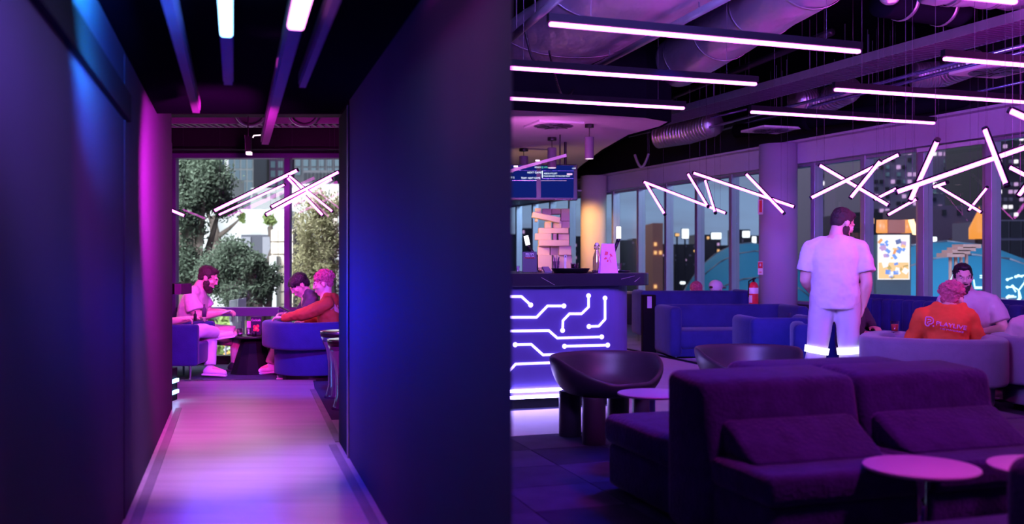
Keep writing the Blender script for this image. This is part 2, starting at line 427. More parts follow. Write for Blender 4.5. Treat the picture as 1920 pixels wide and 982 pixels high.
# nook: hidden side wall, left return
b = B(); b.bar((-.93, 6.1, 2), (-1.16, 11.9, 2), .12, 4); struct('wall_nook_right', b, 'dark_wall')
b = B(); b.bar((-1.2, 11.85, 2), (-.66, 26.4, 2), .2, 4); struct('wall_back', b, 'dark_wall')
b = B(); b.b2((-7.2, 8.0, 0), (-7.0, 12, 4)); struct('wall_nook_left', b, 'dark_wall')
b = B(); b.b2((-7.1, 8.14, 0), (-2.98, 8.34, 4)); struct('wall_nook_front', b, 'dark_wall')
b = B(); b.prism(PLAN, 4.0, 4.2); struct('ceiling', b, 'black_ceiling')
b = B(); b.b2((-7.2, -3.1, 0), (9, -3, 4)); struct('wall_front', b, 'dark_wall')
b = B(); b.bar((8.9, -3, 2), (8.9, 3.5, 2), .2, 4); struct('wall_right', b, 'dark_wall')

# ---- nook window: floor to ceiling, at Y = 11.8
WY = 11.8
def wx(u, Y=WY): return (u - 960) / F * Y
w1 = tag(empty('window_1', (wx(440), WY, 0)), kind='structure')
def wb(name, a, c, m='window_frame_dark', par=w1, bev=.006):
    B().b2(a, c).done(name, m, par, world=True, bev=bev)
for u, w in ((326, .085), (540, .07), (755, .08), (112, .08)):
    x = wx(u); wb('mullion', (x - w / 2, WY - .06, .1), (x + w / 2, WY + .06, 2.56))
wb('transom_rail', (wx(100), WY - .05, .585), (wx(770), WY + .05, .695))
wb('bottom_rail', (-7, WY - .06, 0), (wx(770), WY + .06, .105), 'black_metal')
wb('head_rail', (-7, WY - .12, 2.515), (wx(770), WY + .06, 2.575))
for u0, u1 in ((330, 536), (544, 751), (116, 322)):
    for z0, z1 in ((.105, .585), (.695, 2.515)):
        B().b2((wx(u0), WY - .004, z0), (wx(u1), WY + .004, z1)).done('pane', 'pane', w1, world=True)
b = B(); b.b2((-7, WY - .1, 2.575), (-1.15, WY + .1, 4)); struct('wall_nook_window', b, 'black_paint')
b = B(); b.b2((-7, 8.9, 2.62), (-1.1, 9.1, 2.80)); struct('trim_3', b, 'black_paint')
b = B(); b.b2((wx(100), WY - .3, 2.62), (-1.2, WY - .26, 2.86)); b.b2((wx(100), WY - .3, 2.60), (-1.2, WY - .1, 2.63)); struct('trim_4', b, 'black_metal')

# ---- long window wall of the lounge
def fac(k): Y = 11.28 + .935 * k; return Vector((5.65 - .4185 * (Y - 11.28), Y, 0))
FD = (fac(1) - fac(0)).normalized(); FN = Vector((FD.y, -FD.x, 0))      # FN points outwards
up = Vector((0, 0, 1))
n = 2
for k in range(-8, 15):
    a, c = fac(k), fac(k + 1)
    w = tag(empty('window_%d' % n, a), kind='structure'); n += 1
    def fb(name, p, q, wd, h, m='window_frame', off=(0, 0)):
        B().bar(p, q, wd, h, off=off).done(name, m, w, world=True, bev=.008)
    mw = .075 if k not in (0, 1, 4) else .10
    fb('mullion', a + FN * 0 + up * .6, a + FD * .001 + up * 2.75, .12, .10) if False else B().box(a + up * 1.68, (mw, .16, 2.1), math.atan2(FD.y, FD.x)).done('mullion', 'window_frame', w, world=True, bev=.008)
    B().box(a + FD * (mw * .9) + up * 1.68, (.03, .10, 2.05), math.atan2(FD.y, FD.x)).done('sash_stile', 'galv', w, world=True)
    fb('sill_rail', a + up * .64, c + up * .64, .14, .05)
    fb('head_rail', a + up * 2.68, c + up * 2.68, .12, .04)
    B().bar(a + FD * mw / 2 + up * 1.662, c - FD * mw / 2 + up * 1.662, .008, 1.996).done('pane', 'pane', w, world=True)
a, c = fac(-8), fac(16)
b = B(); b.bar(a + up * .305, c + up * .305, .16, .61); struct('wall_sill', b, 'dark_wall')
b = B(); b.bar(a + up * 2.86 - FN * .10, c + up * 2.86 - FN * .10, .14, .31); struct('wall_bulkhead', b, 'bulkhead')
b = B(); b.bar(a + up * 3.02 - FN * .16, c + up * 3.02 - FN * .16, .30, .03); struct('trim_5', b, 'bulkhead')
b = B(); b.bar(a + up * 3.5, c + up * 3.5, .2, 1.0); struct('wall_over_windows', b, 'black_paint')
b = B(); b.bar(fac(.03) + up * 2.66 - FN * .12, fac(1.0) + up * 2.66 - FN * .12, .05, .05); struct('trim_6', b, 'plaster')
b = B(); b.bar(fac(9.1) + up * 2.7 - FN * .5, fac(15) + up * 2.7 - FN * .5, 1.0, .03); struct('trim_7', b, 'bulkhead')

# ---- floor of the lounge: timber strip in front of the bar and along its end, then pale carpet
mat('timber_lounge', (.50, .44, .48), .5, var=.12, scale=4, bump=.08, stretch=(1, 1, 1))
poly('floor_bar_walkway', [Q(.6, 6.5), Q(3.9, 6.5), Q(5.85, 6.5), Q(5.75, 10.2), Q(5.85, 19), Q(3.5, 19), Q(3.5, 7.6), Q(.6, 7.6)], 0, .01, 'timber_lounge')
cf = poly('floor_pale_carpet', [Q(5.87, 9.2), Q(8.2, 9.2), Q(8.2, 18), Q(5.87, 18)], 0, .012, 'carpet_light')
poly('trim_8', [Q(5.84, 9.2), Q(5.87, 9.2), Q(5.87, 18), Q(5.84, 18)], 0, .016, 'black_metal')
# loose-laid carpet tiles near the camera
ct = tag(empty('floor_carpet_tiles', Q(1.8, 4.5)), kind='structure')
cols = []
for i in range(3):
    mat('tile_%d' % i, [(.05, .055, .12), (.07, .08, .16), (.09, .10, .2)][i], .95, var=.35, scale=5, bump=.5, bscale=240, spec=.1)
proto = {}
for i in range(0, 9):
    for j in range(2, 13):
        k = random.choice((0, 0, 1, 1, 2))
        if k not in proto:
            o = B().box((0, 0, .004), (.498, .498, .009), bev=.003, seg=1).done('carpet_tile', 'tile_%d' % k, ct); proto[k] = o
        else:
            o = proto[k].copy(); COL.objects.link(o)
        w = Matrix.Translation(ct.location)
        o.location = Q(.25 + .5 * i + 0.1, .25 + .5 * j) - ct.location; o.rotation_euler = (0, 0, ROOM)
# ---- round columns
def column(name, u, Y, d, m):
    p = P(u, 491, Y); b = B(); b.cone((p.x, p.y, 0), (p.x, p.y, 3.0), d / 2, d / 2, 48); return struct(name, b, m, smooth=True, bev=0)
column('column_1', 1459, 14.35, .56, 'column')
column('column_2', 1113, 19.6, .53, 'column_pale')
# ---- lowered plaster ceiling over the bar
pts = [(-1.3, 10.55), (0, 11.0), (.9, 11.3), (1.6, 11.6), (1.95, 11.95), (1.9, 12.4), (1.6, 13.2), (1.4, 15), (1.25, 17.5), (1.15, 20.5), (-.95, 20.5)]
pts = pts[:]
b = B(); b.prism(pts, 3.0, 3.35); cb = struct('ceiling_bar', b, 'plaster')
out = [(-1.3, 10.52), (0, 10.97), (.9, 11.27), (1.62, 11.57), (1.98, 11.93), (1.93, 12.42), (1.63, 13.22), (1.43, 15.0), (1.28, 17.5)]
b = B(); b.prism(out + [(x - .02, y + .025) for x, y in out[::-1]], 2.99, 3.9); struct('trim_9', b, 'black_ceiling')
# ================================================================== CEILING SERVICES
def qline(u, v, z): return HZ(u, v, z)
SD = Vector((-.344, 1, 0)).normalized(); SN = Vector((SD.y, -SD.x, 0))
# wide wrapped duct over the bar
def duct(name, a, c, rx, rz, m, label, seams=0, seg=24, wob=0):
    t = thing(name, label, 'duct', (Vector(a) + Vector(c)) / 2)
    d = (Vector(c) - Vector(a)); nrm = Vector((d.y, -d.x, 0)).normalized(); N = 18
    b = B(); rows = []
    for j in range(N + 1):
        p = Vector(a) + d * j / N; row = []
        k = 1 + (wob * math.sin(j * 2.3) if wob else 0)
        for i in range(seg):
            an = 2 * math.pi * i / seg
            row.append(b.bm.verts.new(p + nrm * rx * k * math.cos(an) + up * rz * k * math.sin(an)))
        rows.append(row)
    for j in range(N):
        for i in range(seg): b.bm.faces.new((rows[j][i], rows[j][(i + 1) % seg], rows[j + 1][(i + 1) % seg], rows[j + 1][i]))
    b.bm.faces.new(rows[0]); b.bm.faces.new(rows[-1])
    b.done('duct_body', m, t, world=True, smooth=True)
    for s in range(seams):
        p = Vector(a) + d * (s + .5) / seams; b = B()
        rr = []
        for q in (-.02, .02):
            rr.append([b.bm.verts.new(p + d.normalized() * q + nrm * (rx + .008) * math.cos(2 * math.pi * i / seg) + up * (rz + .008) * math.sin(2 * math.pi * i / seg)) for i in range(seg)])
        for i in range(seg): b.bm.faces.new((rr[0][i], rr[0][(i + 1) % seg], rr[1][(i + 1) % seg], rr[1][i]))
        b.done('seam_band', 'galv', t, world=True, smooth=True, solid=.004)
    return t
z1 = 3.45
a = (qline(1119, 124, z1) + qline(960, 134, z1)) / 2; a.x -= .0
c = Vector((a.x + .344 * 5.5, a.y - 5.5, z1))
duct('wrapped_duct', a + up * .2 - SN * .15, c + up * .2 - SN * .15, .72, .22, 'duct_wrap', 'widest pale foil-wrapped flat duct, upper left of the lounge ceiling above the bar', 4, 32, .015)
# silver edge rails of that duct
for uv0, uv1, lab in (((955, 75), (1062, -16), 'thin silver pipe along the left edge of the wide wrapped duct'), ((1112, 128), (1380, -14), 'silver pipe along the right edge of the wide wrapped duct')):
    p0 = HZ(*uv0, 3.36); p1 = HZ(*uv1, 3.36)
    t = thing('silver_pipe', lab, 'pipe', p0)
    B().cone(p0, p1, .035, .035, 14).done('pipe_body', 'galv', t, world=True, smooth=True)
    for f in (.15, .5, .8):
        q = p0.lerp(p1, f); B().cone(q + up * .02, q + up * .6, .006).done('hanger_rod', 'wire', t, world=True)
# second duct
p0 = HZ(1270, 160, 3.45); p1 = HZ(1560, -10, 3.45)
duct('round_duct', p0 + up * .28, p1 + up * .28 + (p1 - p0) * .3, .34, .30, 'duct_wrap', 'long round foil duct running between the two long tube lights', 5, 28, .02)
# third short dark duct end with flexible connector
p0 = HZ(1770, 55, 3.4); t = duct('duct_branch', HZ(1655, 40, 3.4) + up * .2, HZ(1800, 60, 3.4) + up * .2, .18, .16, 'black_ceiling', 'short dark duct branch under the ceiling at upper right, its end torn open', 2)
B().sph(HZ(1668, 38, 3.34) + up * .2, (.09, .05, .07)).done('foil_end', 'metal_duct', t, world=True, smooth=True)
duct('duct_branch', HZ(1745, 2, 3.5) + up * .2, HZ(2050, 22, 3.5) + up * .2, .25, .22, 'duct_wrap', 'bulging foil duct cut off by the upper right corner of the photo', 4, 24, .05)
# flexible ribbed ducts
def flex(pts, r, label):
    t = thing('flexible_duct', label, 'duct', pts[0])
    L = []
    for i in range(len(pts) - 1):
        for k in range(10): L.append(pts[i].lerp(pts[i + 1], k / 10))
    b = B()
    b.tube(L, r * .93, 14); b.done('inner_hose', 'metal_duct', t, world=True, smooth=True)
    for i, p in enumerate(L[:-1]):
        d = (L[i + 1] - p).normalized() * .012
        B().cone(p - d, p + d, r, r, 16).done('hose_rib', 'metal_duct', t, world=True, smooth=True)
flex([HZ(1715, 158, 3.3) + up * .1, HZ(1770, 158, 3.3) + up * .12, HZ(1838, 140, 3.3) + up * .16], .15, 'ribbed foil flexible duct behind the tube light at upper right')
flex([HZ(1495, 203, 3.3) + up * .1, HZ(1545, 208, 3.3) + up * .12, HZ(1600, 188, 3.3) + up * .16], .17, 'ribbed foil flexible duct above the shortest far tube light')
flex([HZ(1235, 268, 3.2) + up * .1, HZ(1290, 262, 3.2) + up * .12, HZ(1345, 250, 3.2) + up * .16], .19, 'ribbed foil flexible duct furthest back, over the crossed tubes by the bar')
# perforated cable tray
def tray(label, a, c, w, slots):
    d = (c - a); L = d.length; d = d.normalized(); nrm = Vector((d.y, -d.x, 0)).normalized()
    t = thing('cable_tray', label, 'cable tray', (a + c) / 2)
    for s in (-1, 1):
        B().bar(a + nrm * s * w / 2 + up * .04, c + nrm * s * w / 2 + up * .04, .012, .09).done('side_rail', 'galv', t, world=True)
    o = None
    for i in range(slots):
        p = a + d * L * (i + .5) / slots
        if o is None:
            o = B().bar(-nrm * w / 2, nrm * w / 2, L / slots * .4, .012).done('rung', 'tray_metal', t)
        else: o = o.copy(); COL.objects.link(o)
        o.location = p - t.location
    for f in (.1, .3, .5, .7, .9):
        q = a.lerp(c, f)
        for s in (-1, 1): B().cone(q + nrm * s * w / 2, q + nrm * s * w / 2 + up * (3.995 - q.z), .005).done('hanger_rod', 'wire', t, world=True)
    for s in (-.1, .02, .12):
        B().cone(a + nrm * s + up * .04, c + nrm * s + up * .04, .02, .02, 8).done('cable', 'black_metal', t, world=True, smooth=True)
    return t
zt = 3.35
A0 = (HZ(1708, 93, zt) + HZ(1805, 93, zt)) / 2
A1 = (HZ(1150, 246, zt) + HZ(1195, 246, zt)) / 2
A2 = A0 + (A0 - A1).normalized() * 3.2
tray('long perforated cable tray running diagonally across the lounge ceiling', A1, A2, .5, 150)
tray('small perforated cable tray across the top of the doorway view', Vector((-4.6, 10.9, 2.80)), Vector((-1.3, 10.9, 2.80)), .3, 40)
# conduits alongside the tray
for i, (u0, v0, u1, v1, z, r, lab) in enumerate(((1240, 262, 1925, 84, 3.3, .022, 'blue-lit steel conduit just under the cable tray, the upper of a pair'), (1255, 268, 1925, 96, 3.3, .022, 'blue-lit steel conduit just under the cable tray, the lower of a pair'), (1180, 256, 1400, 205, 3.45, .016, 'thin conduit ending near the lowered bar ceiling'))):
    p0, p1 = HZ(u0, v0, z), HZ(u1, v1, z)
    t = thing('conduit', lab, 'pipe', p0)
    B().cone(p0, p1, r, r, 12).done('pipe_body', 'blue_metal', t, world=True, smooth=True)
    for f in (.2, .45, .7): q = p0.lerp(p1, f); B().cone(q, q + up * .6, .005).done('hanger_rod', 'wire', t, world=True)
for i, (u0, v0, u1, v1, z, r, m, lab) in enumerate(((1300, 222, 1935, 20, 3.6, .05, 'blue_metal', 'thick sprinkler pipe high above the cable tray'), (1420, 262, 1935, 150, 3.25, .018, 'blue_metal', 'thin conduit below the rightmost flexible duct'),
        (1180, 214, 1560, 60, 3.7, .04, 'black_metal', 'dark pipe beside the round foil duct'), (1380, 246, 1925, 172, 3.2, .10, 'black_ceiling', 'dark square-ish pipe close above the window bulkhead'))):
    p0, p1 = HZ(u0, v0, z), HZ(u1, v1, z)
    t = thing('service_pipe', lab, 'pipe', p0)
    B().cone(p0, p1, r, r, 14).done('pipe_body', m, t, world=True, smooth=True)
    for f in (.15, .4, .65, .9): q = p0.lerp(p1, f); B().cone(q, Vector((q.x, q.y, 3.995)), .005).done('hanger_rod', 'wire', t, world=True)
    for f in (.3, .6): q = p0.lerp(p1, f); d = (p1 - p0).normalized() * .04; B().cone(q - d, q + d, r * 1.25, r * 1.25, 14).done('coupling', m, t, world=True, smooth=True)
# square air diffusers
def diffuser(p, s, label):
    t = thing('air_diffuser', label, 'air vent', p)
    b = B(); b.box((0, 0, 0), (s, s, .03), ROOM, .006); b.done('frame', 'plaster', t)
    B().cone((0, 0, -.016), (0, 0, -.02), s * .42, s * .42, 32).done('swirl_plate', 'tray_metal', t)
    for k in range(10):
        a = 2 * math.pi * k / 10
        B().box((s * .25 * math.cos(a), s * .25 * math.sin(a), -.024), (s * .28, .03, .006), a + .3).done('swirl_vane', 'black_metal', t)
diffuser(HZ(1868, 131, 3.12), .6, 'square air diffuser with a round swirl grille beside the rightmost tube lights')
diffuser(HZ(1445, 243, 3.12), .6, 'square air diffuser furthest back, next to the far flexible duct')
diffuser(HZ(1038, 234, 2.985), .6, 'square air diffuser set in the lowered bar ceiling')
# sundry thin cables sagging from the ceiling
def cable(pts, r, label, m='black_metal'):
    L = []
    for i in range(len(pts) - 1):
        for k in range(5): L.append(Vector(pts[i]).lerp(Vector(pts[i + 1]), k / 5))
    L.append(Vector(pts[-1]))
    solo(B().tube(L, r, 6), 'cable', m, label, 'cable', smooth=True)
def arc(a, c, sag, n=10):
    return [a.lerp(c, i / n) - up * sag * math.sin(math.pi * i / n) for i in range(n + 1)]
cable(arc(HZ(1190, 290, 3.1), HZ(1216, 288, 3.1), .22), .025, 'short grey hose loop hanging left of the first crossed tubes', 'galv')
cable(arc(HZ(1030, 96, 3.3), HZ(1075, 168, 3.2), .25), .012, 'dark cable sagging under the widest duct')
cable(arc(HZ(985, 60, 3.3), HZ(1010, 115, 3.1), .1), .012, 'dark cable dropping past the left end of the longest tube light')
# pink hoops above the doorway view
for u, lab in ((470, 'left pink-lit hose loop above the doorway window'), (570, 'right pink-lit hose loop above the doorway window')):
    c0 = P(u, 208, 10.3)
    cable([c0 + Vector((.16, 0, 3.98 - c0.z))] + [c0 + Vector((.16 * math.cos(x), 0, -.16 * math.sin(x) * .95)) for x in [math.pi * i / 12 for i in range(13)]] + [c0 + Vector((-.16, 0, 3.98 - c0.z))], .022, lab, 'galv')

# ================================================================== LIGHT BARS
def light_bar(a, c, label, group, w=.045, hh=.05, m='neon_pink', ends=True, wires=(.12, .88), ztop=3.995, lit=None):
    a = Vector(a); c = Vector(c); d = (c - a).normalized()
    t = thing('light_bar', label, 'light', (a + c) / 2, group=group)
    B().bar(a, c, w * .9, w * .62, off=(0, 0)).done('diffuser', m, t, world=True, bev=w * .28)
    B().bar(a - d * .01, c + d * .01, w, hh, off=(0, w * .36 + hh / 2)).done('housing', 'housing_black', t, world=True)
    for f in wires:
        q = a.lerp(c, f) + up * (w * .3 + hh); B().cone(q, Vector((q.x, q.y, ztop)), .0014, .0014, 5).done('suspension_wire', 'wire', t, world=True)
    return t
BD = Vector((.95, .3123, 0)); G1 = 'long straight tube lights in parallel rows'
zb = 2.75
names1 = {-1: 'straight tube light cut off by the top right edge of the photo', 0: 'long straight tube light crossing in front of the wide foil duct',
          1: 'straight tube light under the wide duct, cut off at the left', 2: 'third and lowest straight tube light in the left row, just before the bar ceiling'}
ends1 = {-1: HZ(1905, 4, zb), 0: HZ(1612, 97, zb), 1: HZ(1418, 158, zb), 2: HZ(1283, 203, zb)}
for k, e in ends1.items():
    s = e - BD * 2.36
    if k == 0: s = HZ(1030, 45, zb)
    light_bar(s, e, names1[k], G1)
names2 = {0: 'straight tube light in the right row nearest the camera, cut off at the right edge', 1: 'middle straight tube light of the right row, over the crossed tubes', 2: 'furthest straight tube light of the right row, ending above the window bulkhead'}
st2 = {0: HZ(1770, 110, zb), 1: HZ(1565, 168, zb), 2: HZ(1408, 210, zb)}
for k, s in st2.items():
    e = s + BD * 2.36
    if k == 2: e = HZ(1752, 231, zb)
    light_bar(s, e, names2[k], G1)
# crossed tubes by the windows
def cross(u0, v0, u1, v1, Y0, Y1, label, group, w=.034, m='neon_cross', side=False, wire=True):
    a, c = P(u0, v0, Y0), P(u1, v1, Y1); d = (c - a).normalized()
    t = thing('crossed_light_tube', label, 'light', (a + c) / 2, group=group)
    view = Vector((-(a + c).x, -(a + c).y, 0)).normalized()
    n = view.cross(d).normalized()
    if n.z < 0: n = -n
    B().cone(a, c, w / 2, w / 2, 14).done('tube', m, t, world=True, smooth=True)
    back = n * (w * .55) if not side else (n * .45 + view * .6) * w
    B().bar(a + back, c + back, w * .9, w * .35, up=n).done('housing', 'housing_black', t, world=True)
    for p, s in ((a, -1), (c, 1)): B().cone(p, p + d * s * .02, w * .62, w * .62, 12).done('end_cap', 'black_metal', t, world=True)
    if wire:
        for f in (.06, .94):
            q = a.lerp(c, f); B().cone(q, Vector((q.x, q.y, 3.995)), .0012, .0012, 5).done('suspension_wire', 'wire', t, world=True)
    return t
G2, G3, G4, G5 = 'crossed tubes near the bar end of the windows', 'crossed tubes above the standing man', 'crossed tubes at the right windows', 'crossed tubes in the doorway window'
cross(1208, 341, 1360, 399, 13.0, 12.6, 'long pink crossed tube sloping down right, leftmost cluster', G2)
cross(1212, 345, 1246, 401, 13.2, 12.8, 'short steep pink tube at the very left of the window clusters', G2)
cross(1291, 327, 1327, 386, 12.0, 11.6, 'steep tube seen from its dark housing side, left of a second like it', G2, side=True)
cross(1323, 339, 1341, 398, 12.4, 12.0, 'steepest dark-sided tube, right of a second like it', G2, side=True)
cross(1301, 324, 1488, 387, 11.9, 11.6, 'longest pink tube of the left cluster, ending in front of the round column', G2)
cross(1400, 327, 1469, 399, 11.5, 11.2, 'pink tube crossing in front of the round column, sloping steeply', G2)
cross(1522, 370, 1684, 290, 9.6, 9.3, 'pink tube rising to the right just above the standing man', G3)
cross(1538, 310, 1665, 384, 9.9, 9.6, 'pink tube falling to the right above the standing man', G3)
cross(1596, 369, 1650, 302, 9.4, 9.2, 'short thin steep tube hanging over the standing man with a dark lower cap', G3)
cross(1666, 402, 1718, 373, 11.4, 11.2, 'short pink tube hanging low beside the lit kiosk outside', G3)  # this and the next are window reflections built as glowing tubes
cross(1641, 373, 1681, 353, 11.3, 11.1, 'shortest pink tube, just right of the falling tube end', G3)
cross(1683, 359, 1945, 268, 7.4, 7.0, 'longest and brightest rising tube, running off the right edge', G4, w=.036)
cross(1708, 372, 1757, 264, 7.6, 7.2, 'thick steep tube crossing the longest rising tube', G4, w=.036)
cross(1848, 244, 1887, 345, 6.9, 6.7, 'steep tube with a magenta housing side left of the right edge', G4, w=.038, side=True)
cross(1896, 208, 1950, 232, 6.2, 6.1, 'bright tube stub entering at the right edge above the others', G4, w=.038)
cross(1895, 314, 1950, 342, 8.0, 7.8, 'thin pink tube stub at the right edge below the long rising tube', G4)
cross(1911, 364, 1945, 318, 7.2, 7.0, 'dark-capped tube stub at the lower right of the cluster', G4, side=True)
cross(1755, 347, 1839, 397, 11.0, 10.8, 'thin falling tube in front of the second window from the right', G4, w=.03)  # mirror images in the glass, this and the next, modelled as real tubes
cross(1817, 393, 1850, 352, 11.0, 10.8, 'thin short steep tube meeting the lower end of a falling one', G4, w=.028)
cross(1752, 350, 1775, 342, 10.9, 10.7, 'tiny double tube stub left of the thin falling tube', G4, w=.034)
cross(403, 394, 557, 319, 11.35, 11.3, 'left rising tube in the doorway window with a cable at its lower end', G5, w=.04)
cross(411, 402, 533, 346, 11.62, 11.6, 'thinner rising tube just under the left one in the doorway window', G5, w=.026)  # glass reflection of the left tube, modelled as a second tube
cross(510, 387, 635, 322, 11.1, 11.0, 'right rising tube in the doorway window with a dark lower cap', G5, w=.034)
cross(500, 402, 622, 335, 11.62, 11.6, 'wide soft rising tube behind the right one in the doorway window', G5, w=.04)  # stands for the right tube's reflection in the pane
cross(543, 330, 623, 396, 11.3, 11.2, 'falling tube crossing the right pair, dark cap at its lower end', G5, w=.026)
cross(540, 334, 605, 403, 11.64, 11.6, 'falling tube behind, lower and wider than its neighbour', G5, w=.032)  # pane reflection of the falling tube, given its own glowing mesh
cross(300, 385, 346, 404, 11.4, 11.4, 'tube end peeping past the left corridor wall', G5, w=.034)
# corridor bars
def corridor_bar(end, z, litY, label, m, ylen=6.0, w=.05):
    e = Vector(end); s = e - CD * ylen
    t = thing('corridor_light_bar', label, 'light', e, group='light bars under the corridor ceiling')
    B().bar(s, e, w, .05, off=(0, .03)).done('housing', 'bar_housing', t, world=True)
    if litY:
        f = e - CD * ((e.y - litY) / CD.y)
        B().bar(s, f, w * .95, .03, off=(0, -.012)).done('lit_diffuser', m, t, world=True, bev=.012)
        B().bar(f, e, w * .8, .016, off=(0, -.004)).done('unlit_diffuser', 'bar_housing', t, world=True)
    else:
        B().bar(s, e, w * .8, .016, off=(0, -.004)).done('unlit_diffuser', 'bar_housing', t, world=True)
corridor_bar(HZ(368, 208, 2.15), 2.15, None, 'leftmost corridor light bar, unlit with a cyan sheen', 'x')
corridor_bar(HZ(428, 155, 2.15), 2.15, 3.74, 'second corridor light bar, glowing cold white at its near end', 'tube_cold', 3.5)
corridor_bar(HZ(497, 268, 2.12), 2.15, 3.5, 'longest corridor light bar, glowing pink at its near end', 'tube_pink', 5.8, .062)
corridor_bar(HZ(567, 160, 2.15), 2.15, None, 'rightmost dim corridor light bar, unlit', 'x', 3.5, .04)
# small exit lamp by the nook window head
t = thing('emergency_lamp', 'small black emergency lamp with a glowing tip hanging before the doorway window head', 'light', P(466, 268, 9.0))
B().b2(P(459, 255, 9.0), P(472, 284, 9.04)).done('body', 'black_metal', t, world=True)
B().b2(P(461, 284, 8.99), P(473, 291, 9.05)).done('lamp_tip', 'lamp_face', t, world=True)
B().tube([Vector((P(465, 0, 9).x, 9.02, 3.995)), P(465, 256, 9.02)], .006).done('drop_rod', 'black_metal', t, world=True)
B().tube([P(459, 253, 9.0), P(461, 288, 9.0)], .006).done('bracket', 'chrome', t, world=True)
B().tube([P(474, 258, 9.0), P(476, 254, 9.0), P(490, 253, 9.0)], .006).done('bracket', 'lamp_face', t, world=True)
# pendants over the bar
for i, (u, v, Y, lab) in enumerate(((1105, 298, 12.2, 'black cylinder pendant furthest right over the bar'), (1035, 315, 13.5, 'middle black cylinder pendant over the bar'), (982, 331, 14.8, 'leftmost black cylinder pendant over the bar'))):
    p = P(u, v, Y); r = 8.5 / F * Y; h = (42 if i == 0 else 56 - i * 2) / F * Y
    h = 41 / F * Y if i == 0 else (38 / F * Y)
    t = thing('pendant_lamp', lab, 'light', p, group='cylinder pendants over the bar')
    B().lathe([(r * .8, .01), (r, 0), (r, h), (0.001, h)], seg=28).done('shade', 'bar_housing', t, smooth=True, bev=.004)
    B().cone((0, 0, .006), (0, 0, .002), r * .85, r * .85, 24).done('lamp_face', 'lamp_face', t)
    B().cone((0, 0, h), (0, 0, 3.0 - p.z), .005, .005, 8).done('rod', 'black_metal', t)
    B().cone((0, 0, 2.955 - p.z), (0, 0, 3.0 - p.z), r * 1.0, r * 1.0, 24).done('ceiling_rose', 'black_metal', t, smooth=True, bev=.004)
emat('circuit_strip', (.42, .32, 1.0), 30.0)
# ================================================================== BAR
def onbar(u, v, q=7.66):          # pixel -> point of the bar front plane
    k = (u - 960) / F; Y = q / (CT - ST * k)
    return Vector((k * Y, Y, CAMZ - (v - 491) / F * Y))
bar = thing('bar_counter', 'curved-corner blue metal bar counter with glowing circuit lines and a dark marble worktop', 'bar counter', Q(2.6, 8.1), 0)
r = .34
corner = [(3.70 - r + r * math.cos(a), 7.66 + r - r * math.sin(a)) for a in [math.pi / 2 * (1 - i / 10) for i in range(11)]]
pts = [(1.9, 7.66)] + corner + [(3.70, 8.6), (1.9, 8.6)]
B().prism([Q(*p)[:2] for p in pts], .10, 1.045).done('front_panel', 'bar_front', bar, world=True, smooth=False)
pts = [(1.9, 7.76), (3.55, 7.76), (3.6, 8.5), (1.9, 8.5)]
B().prism([Q(*p)[:2] for p in pts], 0, .10).done('plinth', 'black_paint', bar, world=True)
r = .30
corner = [(3.86 - r + r * math.cos(a), 7.58 + r - r * math.sin(a)) for a in [math.pi / 2 * (1 - i / 8) for i in range(9)]]
pts = [(2.05, 7.58)] + corner + [(3.86, 9.6), (3.2, 9.9), (2.1, 9.2)]
B().prism([Q(*p)[:2] for p in pts], 1.045, 1.153).done('worktop', 'worktop', bar, world=True, bev=.006)
def z6(x, y): return (950 + x * .3667, 500 + y * .3667)
lines = [([(-60, 152), (75, 152), (122, 195)], (0, 1)), ([(-60, 258), (152, 258), (208, 200), (292, 200)], (0, 1)),
         ([(418, 148), (418, 205), (382, 240), (320, 240), (287, 275), (285, 325)], (1, 1)), ([(502, 160), (502, 268), (470, 303), (420, 305)], (1, 1)),
         ([(-60, 329), (215, 326), (258, 364), (485, 358)], (0, 1)), ([(43, 398), (125, 396), (185, 450), (325, 445)], (1, 1)), ([(295, 406), (516, 400)], (1, 1)),
         ([(-20, 570), (45, 497), (330, 486)], (0, 1))]
for L, dots in lines:
    ps = [onbar(*z6(*p)) - Q(0, .004) for p in L]
    b = B()
    for i in range(len(ps) - 1): b.bar(ps[i], ps[i + 1], .02, .008) if False else b.cone(ps[i], ps[i + 1], .0105, .0105, 10)
    for p in ps[1:-1]: b.sph(p, .0105, seg=10)
    for k, p in zip(dots, (ps[0], ps[-1])):
        if k: b.sph(p, (.021, .010, .021), ROOM, 14)
    b.done('circuit_line', 'circuit', bar, world=True, smooth=True)
for v0 in (733, 745):
    a = onbar(961, v0); a2 = Q(1.95, 7.645, a.z); c2 = Q(3.3, 7.645, a.z)
    B().bar(a2, c2, .02, .026).done('light_strip', 'circuit_strip', bar, world=True, bev=.006)
# marble veins on the worktop edge
for u0, v0, u1, v1 in ((1165, 523, 1190, 517), (1190, 528, 1200, 520), (1015, 520, 1040, 534)):
    a, c = onbar(u0, v0, 7.575), onbar(u1, v1, 7.575); B().cone(a, c, .0015, .0008, 6).done('marble_vein', 'tee_pink', bar, world=True)
TOP = 1.153
def onq(u, q, z=TOP):
    k = (u - 960) / F; Y = q / (CT - ST * k); return Vector((k * Y, Y, z))
def pxm(Y): return Y / F
